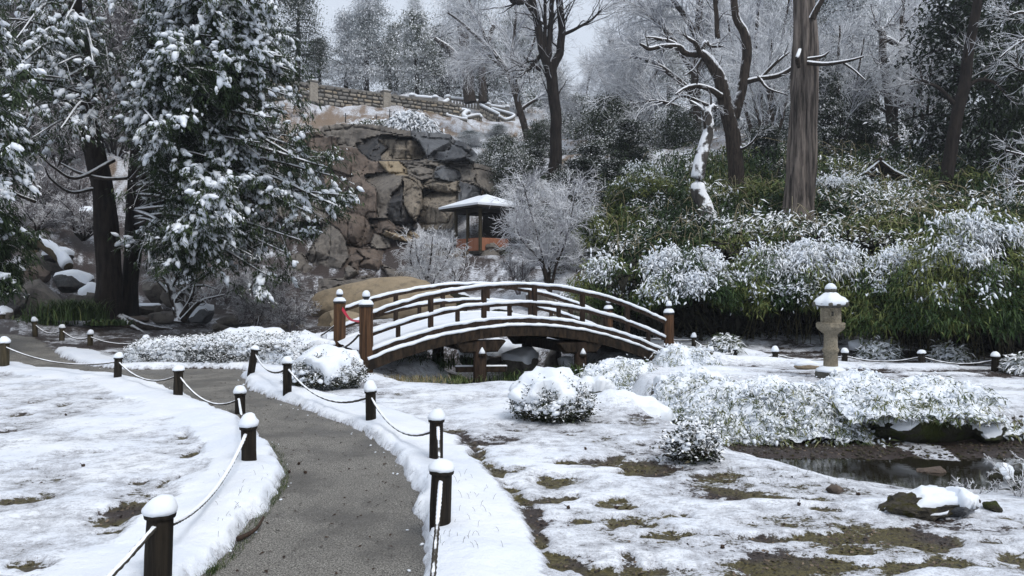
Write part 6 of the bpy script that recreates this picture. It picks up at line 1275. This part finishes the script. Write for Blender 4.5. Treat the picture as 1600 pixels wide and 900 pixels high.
# ------------------------------------------------------------------ clipped azaleas
def cushion(ctr, s, seed, lowz=.22, lump=.10):
    V, F = ICO[4]; N = V.copy(); v = V*np.array(s)*1.0+np.array(ctr); f = 1.0/max(s[0], .2)
    k = ss(lowz-.10, lowz+.12, N[:, 2]+(fbm(v, 6.5, 3, seed)-.5)*1.9); h = (fbm(v, 9, 3, seed+1)-.5)*lump*1.3+(np.abs(fbm(v, 5, 2, seed+2)-.5)*-2+.45)*lump
    return v+N*(h*k+.03*k-(1-k)*.12)[:, None]+np.stack([0*k, 0*k, .02*k], 1), F
def azalea(c, s, label, rng, nl=5200, ns=520, tuft=40, name='azalea_bush', snow=.6, stems=True, lsz=.045):
    t = thing(name, c, label, 'bush'); c = np.array(c); ctr = c+np.array([0, 0, s[2]*.30])
    pts, v = in_mound(ctr, (s[0], s[1], s[2]*.70), nl//6, rng, .35); 
    p2, v2 = in_mound(ctr, (s[0]*.95, s[1]*.95, s[2]*.30), nl//12, rng, .3); p2[:, 2] = 2*ctr[2]-p2[:, 2]; pts = np.concatenate([pts, p2]); vz = np.concatenate([v[:, 2], -v2[:, 2]])
    pts += (fbm(pts, 5, 2, 2)-.5)[:, None]*.16*v.mean()+rng.normal(size=pts.shape)*.012; pts[:, 2] = np.maximum(pts[:, 2], c[2]+.04)
    V, F, s_, v_ = leaves(pts, 10, (.04, .04, .035), lsz, lsz*.42, rng, (-.3, 1.2), snow*np.clip(vz+.2, 0, 1), .3+.4*vn(pts, 6, 3), vj=.3); o = Geo().add(V, F, 0, s_, v_).build('foliage', LF_AZ, t); o['kind'] = 'stuff'
    if stems:
        E = pts[rng.integers(0, len(pts), 60)]; S = c+rng.normal(size=(60, 3))*np.array([s[0]*.12, s[1]*.12, .0]); Pp = np.array([smooth_path([a-np.array([0, 0, .05]), a*.5+b*.5+np.array([0, 0, -.02]), b], 6) for a, b in zip(S, E)]); o = Geo().add(*tubes(Pp, np.full((60, 6), .006), 4), 0, .1).build('stems', BK_BRANCH, t); o['kind'] = 'stuff'
    # snow: a lumpy broken cushion on top, clumps lower down
    top = pts[:len(v)][v[:, 2] > .38]; side = pts[:len(v)][(v[:, 2] <= .38) & (fbm(pts[:len(v)], 6, 2, 9) > .5)]; g = Geo()
    a = top[rng.integers(0, len(top), int(ns*.65))]; g.add(*cushion(ctr, (s[0]*.98, s[1]*.98, s[2]*.70), int(abs(c[0])*50), .30, .17)) if s[0] > .3 else None; a = a[:len(a)//(3 if s[0] > .3 else 1)]; g.add(*blobs(a+np.array([0, 0, .0]), .05 if s[0] > .35 else .03, rng, .66, 1, .3))
    if len(side) > 2: b = side[rng.integers(0, len(side), int(ns*.35))]; g.add(*blobs(b+np.array([0, -.02, .01]), .042 if s[0] > .35 else .02, rng, .7, 1, .4))
    o = g.build('snow_load', MS, t); o['kind'] = 'stuff'; return t
c = seat(865, 660); azalea((c[0], c[1]+.25, c[2]-.02), (.45, .40, .47), 'round clipped azalea with a thick snow cushion in the middle ground', rng, 7000, 420)
c = seat(503, 609); azalea((c[0], c[1]+.3, c[2]-.02), (.56, .5, .52), 'round low azalea under snow beside the left end of the bridge', rng, 8000, 560)
c = seat(1084, 722); azalea((c[0], c[1]+.1, c[2]-.02), (.24, .22, .33), 'small sparse bush with leafy stems at the edge of the pool', rng, 800, 90, lsz=.05)
rng = np.random.default_rng(77)
# long hedge of low azaleas: adjoining cushions
hc_ = []
for k in range(13):
    px = 205+k*20.5; hc_.append((px, 566-(k % 2)*10, 14.1+.9*(k % 2)+.25*math.sin(k)))
t = thing('azalea_hedge', P(315, 577, 13.9), 'long low azalea hedge thickly covered with snow along the path', 'hedge')
gl, gs = Geo(), Geo()
xa, ya = P(180, 577, 13.9)[0], 13.95; xb = P(455, 577, 13.9)[0]
n = 5200; u = rng.random(n); dpt = rng.random(n); zr = rng.random(n)
x = xa+(xb-xa)*u; y = ya+.05+1.9*dpt*(.6+.4*u); endf = np.minimum(1, np.minimum(u/.10, (1-u)/.05)+.25)
topz = (.44+.10*(fbm(xy3(x, y), 1.7, 3, 5)-.4)*2)*endf*(.75+.25*ss(0, .25, dpt)); z = topz.copy(); fr = rng.random(n) < .45; y = np.where(fr, ya+.10*(1-zr)+.12*zr*zr+.08*(fbm(xy3(x, zr), 2, 2, 3)-.5), y); z = np.where(fr, topz*(.08+.9*zr), z)
q = np.stack([x, y, z+.0], 1)
V, F, s_, v_ = leaves(q, 9, (.05, .04, .04), .045, .02, rng, (-.4, 1.1), .25+.35*zr, .3+.4*vn(q, 5, 3), vj=.3); gl.add(V, F, 0, s_, v_)
a = q[~fr]; a = a[rng.integers(0, len(a), 1700)]; gs.add(*blobs(a[::3]+np.array([0, 0, .02])+rng.normal(size=a[::3].shape)*.015, .06, rng, .6, 1, .3))
gu, gv = np.meshgrid(np.linspace(0, 1, 330), np.linspace(0, 1, 80)); gu, gv = gu.ravel(), gv.ravel(); sxx = xa+(xb-xa)*gu; wv_ = .6+.4*gu; syy = ya+.03+1.95*gv*wv_
ef_ = np.minimum(1, np.minimum(gu/.10, (1-gu)/.05)+.25); zt_ = (.44+.10*(fbm(xy3(sxx, syy), 1.7, 3, 5)-.4)*2)*ef_*(.55+.45*ss(0, .16, gv)); pq = np.stack([sxx, syy, zt_], 1)
hol = ss(.36, .50, fbm(pq, 6, 3, 41)+.10*ss(0, .2, gv)); pq[:, 2] += (fbm(pq, 9, 3, 42)-.5)*.13+.03-(1-hol)*.14; ij, jj = np.meshgrid(np.arange(79), np.arange(329), indexing='ij'); bb_ = ij*330+jj; gs.add(pq, np.stack([bb_, bb_+1, bb_+331, bb_+330], -1).reshape(-1, 4))
b = q[fr & (fbm(q, 5, 3, 8) > .5)]; b = b[rng.integers(0, len(b), 900)]; gs.add(*blobs(b+np.array([0, -.02, 0]), .040, rng, .8, 1, .45))
o = gl.build('foliage', LF_AZ, t); o['kind'] = 'stuff'; o = gs.build('snow_load', MS, t); o['kind'] = 'stuff'
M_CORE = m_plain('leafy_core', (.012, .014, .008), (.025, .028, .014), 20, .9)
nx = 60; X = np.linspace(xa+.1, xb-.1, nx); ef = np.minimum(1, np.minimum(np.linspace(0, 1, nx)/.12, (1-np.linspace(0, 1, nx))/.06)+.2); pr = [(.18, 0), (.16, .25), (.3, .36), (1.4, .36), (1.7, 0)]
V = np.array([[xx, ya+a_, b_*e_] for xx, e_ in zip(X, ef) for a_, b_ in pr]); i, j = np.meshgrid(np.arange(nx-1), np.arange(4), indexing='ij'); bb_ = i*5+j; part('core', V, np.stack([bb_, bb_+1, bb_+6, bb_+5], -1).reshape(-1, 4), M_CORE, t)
# right of it, scattered snowy foliage up to the bridge
c = P(455, 566, 15.0); azalea((c[0]+.1, c[1]+.2, surf(c[0], c[1])-.03), (.75, .6, .42), 'loose snowy azalea between hedge and bridge mound', rng, 5200, 420)
c = P(395, 560, 16.0); azalea((c[0], c[1], surf(c[0], c[1])-.03), (.9, .5, .45), 'snowy azalea behind the right part of the hedge', rng, 4200, 420)
# ------------------------------------------------------------------ grasses and ferns
def tuft(px, py, D, n, h, w_, label, rng, lf=LF_GRASS, spread=.3, var=.4, cat='grass', name='grass_tuft', bend=.9, snow=0.):
    b = P(px, py, D); 
    t = thing(name, b, label, cat); a = rng.uniform(0, 2*PI, n); S = b+np.stack([rng.normal(size=n)*spread, rng.normal(size=n)*spread*.6, np.zeros(n)], 1); d = np.stack([np.cos(a), np.sin(a), np.zeros(n)], 1); L = h*rng.uniform(.5, 1.1, n)
    k = 5; tt = np.linspace(0, 1, k); Pp = S[:, None]+d[:, None]*(L*bend*.6)[:, None, None]*(tt**2)[None, :, None]; Pp[:, :, 2] += L[:, None]*(tt-.45*bend*tt**2.5)[None]
    sd = np.stack([-np.sin(a), np.cos(a), np.zeros(n)], 1)[:, None]*(w_*(1-tt**2*.9))[None, :, None]; V = np.stack([Pp-sd, Pp+sd], 2).reshape(-1, 3); i, j = np.meshgrid(np.arange(n), np.arange(k-1), indexing='ij'); bb_ = i*2*k+2*j
    F = np.stack([bb_, bb_+1, bb_+3, bb_+2], -1).reshape(-1, 4); vr = np.repeat(np.clip(var+rng.normal(size=n)*.25, 0, 1), 2*k); o = Geo().add(V, F, 0, snow, vr).build('blades', lf, t); o['kind'] = 'stuff'; return t
tuft(112, 500, 21, 900, .95, .012, 'green tuft of drooping grass left of the twin trunks', rng, spread=.42)
tuft(62, 508, 20.6, 260, .5, .012, 'short grass at the foot of the large grey boulder', rng, spread=.4)
tuft(610, 596, 13.0, 200, .2, .006, 'straw coloured blades under the left bridge beam', rng, LF_STRAW, .35)
tuft(655, 598, 12.9, 220, .2, .006, 'pale straw blades by the left pier', rng, LF_STRAW, .40)
tuft(700, 598, 13.0, 200, .22, .006, 'green and straw reeds in front of the left pier', rng, LF_GRASS, .35, .75)
tuft(800, 596, 14.2, 260, .32, .008, 'dark green reeds between the bridge piers', rng, LF_GRASS, .4)
tuft(960, 590, 14.4, 700, .45, .010, 'dark leafy growth below the right bridge beam', rng, LF_GRASS, .55, .35, snow=.2)
tuft(900, 592, 14.3, 300, .40, .009, 'dark reeds at the right pier', rng, LF_GRASS, .35, .3)
tuft(640, 575, 15.0, 700, .5, .010, 'dark leafy growth below the left bridge beam', rng, LF_GRASS, .55, .35)
tuft(168, 508, 20.5, 120, .28, .03, 'broad dark leaves at the roots of the big conifer', rng, LF_GRASS, .3, .5, 'plant', 'leafy_plant')
for k, (px, py, D, h, w2_, lb) in enumerate(((1372,560,15.6,26,50,'snowy fern clump behind the rope row'),(1480,566,15.0,24,40,'snow laden fern clump right of the second rope post'),(1130,560,15.6,16,30,'snowy tuft beside the aligned posts'),(1590,585,13.2,24,30,'frosted fern at the right end of the rope row'))):
    b = P(px, py, D); b[2] = surf(b[0], b[1]); t = thing('fern_clump', b, lb, 'plant'); q, v = in_mound(b, (w2_/FPX*D*.6, .4, h/FPX*D), 240, rng, .5); V, F, s_, v_ = leaves(q, 8, .06, .14, .03, rng, (-.8, .8), .8, .4); o = Geo().add(V, F, 0, s_, v_).build('foliage', LF_SASA, t); o['kind'] = 'stuff'
    o = Geo().add(*blobs(q[:110], .06, rng, .6, 1, .45)).build('snow_load', MS, t); o['kind'] = 'stuff'
# snowy shrub cascading over the cliff lip
c = P(640, 208, 42.5); t = thing('cascading_shrub', c, 'snow covered shrub cascading over the lip of the cliff', 'shrub'); q, v = in_mound(c, (1.75, .9, 1.15), 900, rng, .5); q[:, 2] += -.45*np.abs(q[:, 0]-c[0])**1.2*.45
V, F, s_, v_ = leaves(q, 10, .12, .34, .08, rng, (-1.2, .1), .95, .4); o = Geo().add(V, F, 0, s_, v_).build('foliage', m_leaf('cascading_leaf', (.03, .04, .03), (.06, .075, .06), (.1, .11, .1), bias=.0, amp=.6, nsc=3), t); o['kind'] = 'stuff'
o = Geo().add(*blobs(q[:420]+np.array([0, -.05, .1]), .12, rng, .6, 1, .5)).build('snow_load', MS, t); o['kind'] = 'stuff'
c = P(592, 202, 42.8); q, v = in_mound(c, (1.7, .8, .3), 500, rng, .5); t = thing('low_shrub', c, 'low snowy ground shrub left of the cascading one', 'shrub'); V, F, s_, v_ = leaves(q, 9, .12, .25, .07, rng, (-.6, .3), 1.0, .4); o = Geo().add(V, F, 0, s_, v_).build('foliage', LF_SASA, t); o['kind'] = 'stuff'
# frosted twigs at the right edge of the pool, and wisps poking from the snow
shrubtree(1612, 800, 6.3, 70, 60, 'frosted tangle of twigs at the lower right frame edge', rng, 9, BK_FROST2, BK_BRANCH, 7, 4, 3, .55, 'twiggy_shrub', .003, .3, -.1, .008, .25)
shrubtree(1520, 785, 6.6, 34, 55, 'low frosted twigs beside the dark wedge of stone', rng, 6, BK_FROST2, BK_BRANCH, 6, 4, 2, .55, 'twiggy_shrub', .003, .3, -.1, .006, .25)
n = 230; cx_ = rng.random(n); pth = []
for k in range(n):
    if cx_[k] < .35: px, py = rng.uniform(1130, 1330), rng.uniform(735, 775)
    elif cx_[k] < .7: px, py = 640+rng.uniform(0, 150), rng.uniform(760, 895)
    else: px, py = rng.uniform(340, 450), rng.uniform(745, 895)
    q = Gd(px, py); q[2] = surf(q[0], q[1])-.01; a = rng.uniform(0, 2*PI); L = rng.uniform(.02, .06); e = q+np.array([math.cos(a)*L*.6, math.sin(a)*L*.6, L]); pth.append(np.stack([q, (q+e)/2+np.array([0, 0, L*.25]), e]))
tag(Geo().add(*tubes(np.array(pth), np.full((n, 3), .0011), 3), 0, 0, .3).build('grass_wisps', M_CULM), 'fine dead grass wisps poking through the snow', kind='stuff')
# crumbs of slush at the path edges and leaves dropped on the gravel
ii = np.where((pdn < -.0) & (pdn > -.08) & near & (gy > 2.5) & (gy < 14))[0]; ii = rng.choice(ii, 60, p=(RR.ravel()**1.6)[ii]/(RR.ravel()**1.6)[ii].sum()); q = np.stack([gx[ii], gy[ii], 0*gx[ii]+.006], 1)+rng.normal(size=(60, 3))*np.array([.02, .02, 0]); tag(Geo().add(*blobs(q, .006+.010*rng.random(60), rng, .6, 1, .5)).build('slush_crumbs', MS), 'crumbs of slush along the edges of the gravel path', kind='stuff')
ii = np.where((pdn < -.03) & near & (gy > 2.5) & (gy < 14))[0]; ii = rng.choice(ii, 320, p=(RR.ravel()**1.6)[ii]/(RR.ravel()**1.6)[ii].sum()); q = np.stack([gx[ii], gy[ii], 0*gx[ii]+.012], 1); V, F, s_, v_ = leaves(q, 1, 0, .034, .018, rng, (-.1, .35), 0, .4, vj=.3, roll=.3); tag(Geo().add(V, F, 0, 0, v_).build('fallen_leaves', MSEED), 'small dark leaves lying on the gravel path', kind='stuff')
# grass fringe along the left bank where the snow stops short of the path
bl = []
for s in range(len(PATH)-1):
    a = PATH[s]; 
    if not (1.5 < a[1] < 7.5): continue
    if a[0]/a[1] > -.26: continue
    for k in range(26):
        q = np.array([*(a+rng.random()*(PATH[s+1]-a)), 0.0])+np.array([-abs(rng.normal())*.05+.02, rng.normal()*.03, -.01]); th = rng.uniform(0, 2*PI); L = rng.uniform(.015, .045); e = q+np.array([math.cos(th)*L*.6, math.sin(th)*L*.6, L]); bl.append(np.stack([q, (q+e)/2+np.array([0, 0, L*.2]), e]))
if bl: bl = np.array(bl); tag(Geo().add(*tubes(bl, np.full((len(bl), 3), .0016)*np.array([1, .8, .3]), 3), 0, .3, np.repeat(rng.random(len(bl)), 9)).build('grass_fringe', LF_GRASS), 'dark grass fringe between left snow bank and gravel', kind='stuff')
# ------------------------------------------------------------------ fallen leaves and crumbs of bark on bare ground
lm = NT('litter'); lv_ = lm.attr('var'); lc_ = lm.mix(lm.ramp01(lv_, .1, .5), (.018, .014, .012), (.06, .042, .032)); lc_ = lm.mix(lm.ramp01(lv_, .6, 1.0), lc_, (.17, .125, .085)); M_LIT = lm.done(lc_, .6, .4)
prob = np.clip((.5-cov)/.3, 0, 1)*(pdn > .02)*(RR.ravel() < 26)*(gy > 2)*(np.abs(gx/np.maximum(gy, .1)) < .8)*RR.ravel()**1.9*np.where((zz < WATER_Z+.004), .05, 1)*np.where(gy > 17, .5, 1)
ii = rng.choice(len(gx), 26000, p=prob/prob.sum()); q = np.stack([gx[ii], gy[ii], zz[ii]], 1)+rng.normal(size=(26000, 3))*np.array([.03, .03, 0])*np.clip(gy[ii]/8, .5, 2)[:, None]+np.array([0, 0, .006])
V, F, s_, v_ = leaves(q, 1, 0, .030, .018, rng, (-.25, .45), 0, .5, vj=.3, roll=.35); tag(Geo().add(V, F, 0, 0, v_).build('leaf_litter', M_LIT), 'scattered brown leaf litter on the bare ground and stream bed', kind='stuff')
sp_ = np.where((dst/dwd < 1.05) & (gx > 1.5) & (gy < 11) & (zz > WATER_Z-.05), 1.0, 0)*RR.ravel(); ii = rng.choice(len(gx), 900, p=sp_/sp_.sum()); q = np.stack([gx[ii], gy[ii], zz[ii]+.004], 1); tag(Geo().add(*blobs(q, .022, rng, .6, 1, .5)).build('pebbles', RJ), 'small dark stones strewn over the muddy stream bed', kind='stuff')
# ------------------------------------------------------------------ haze
V, F = box((0, 0, 0), (1, 1, 1)); hz = Geo(); zmax = max(np.max([ (o.matrix_basis @ __import__('mathutils').Vector(c))[2] for c in o.bound_box]) for o in C.objects if o.type == 'MESH')
V = np.array([[x, y, z] for x in (-236, 236) for y in (-236, 236) for z in (zz.min()-1, max(zz.max(), zmax)+22)]); hz.add(V, F)
hm = bpy.data.materials.new('haze'); hm.use_nodes = True; hn = hm.node_tree; hn.nodes.clear(); ho = hn.nodes.new('ShaderNodeOutputMaterial'); hv = hn.nodes.new('ShaderNodeVolumePrincipled'); hv.inputs['Color'].default_value = (.80, .86, .95, 1); hv.inputs['Density'].default_value = .0009; hv.inputs['Anisotropy'].default_value = .2
hn.links.new(hv.outputs[0], ho.inputs['Volume'])
HAZE = True
if HAZE: tag(hz.build('haze', hm, smooth=False), 'thin pale winter haze', kind='stuff')
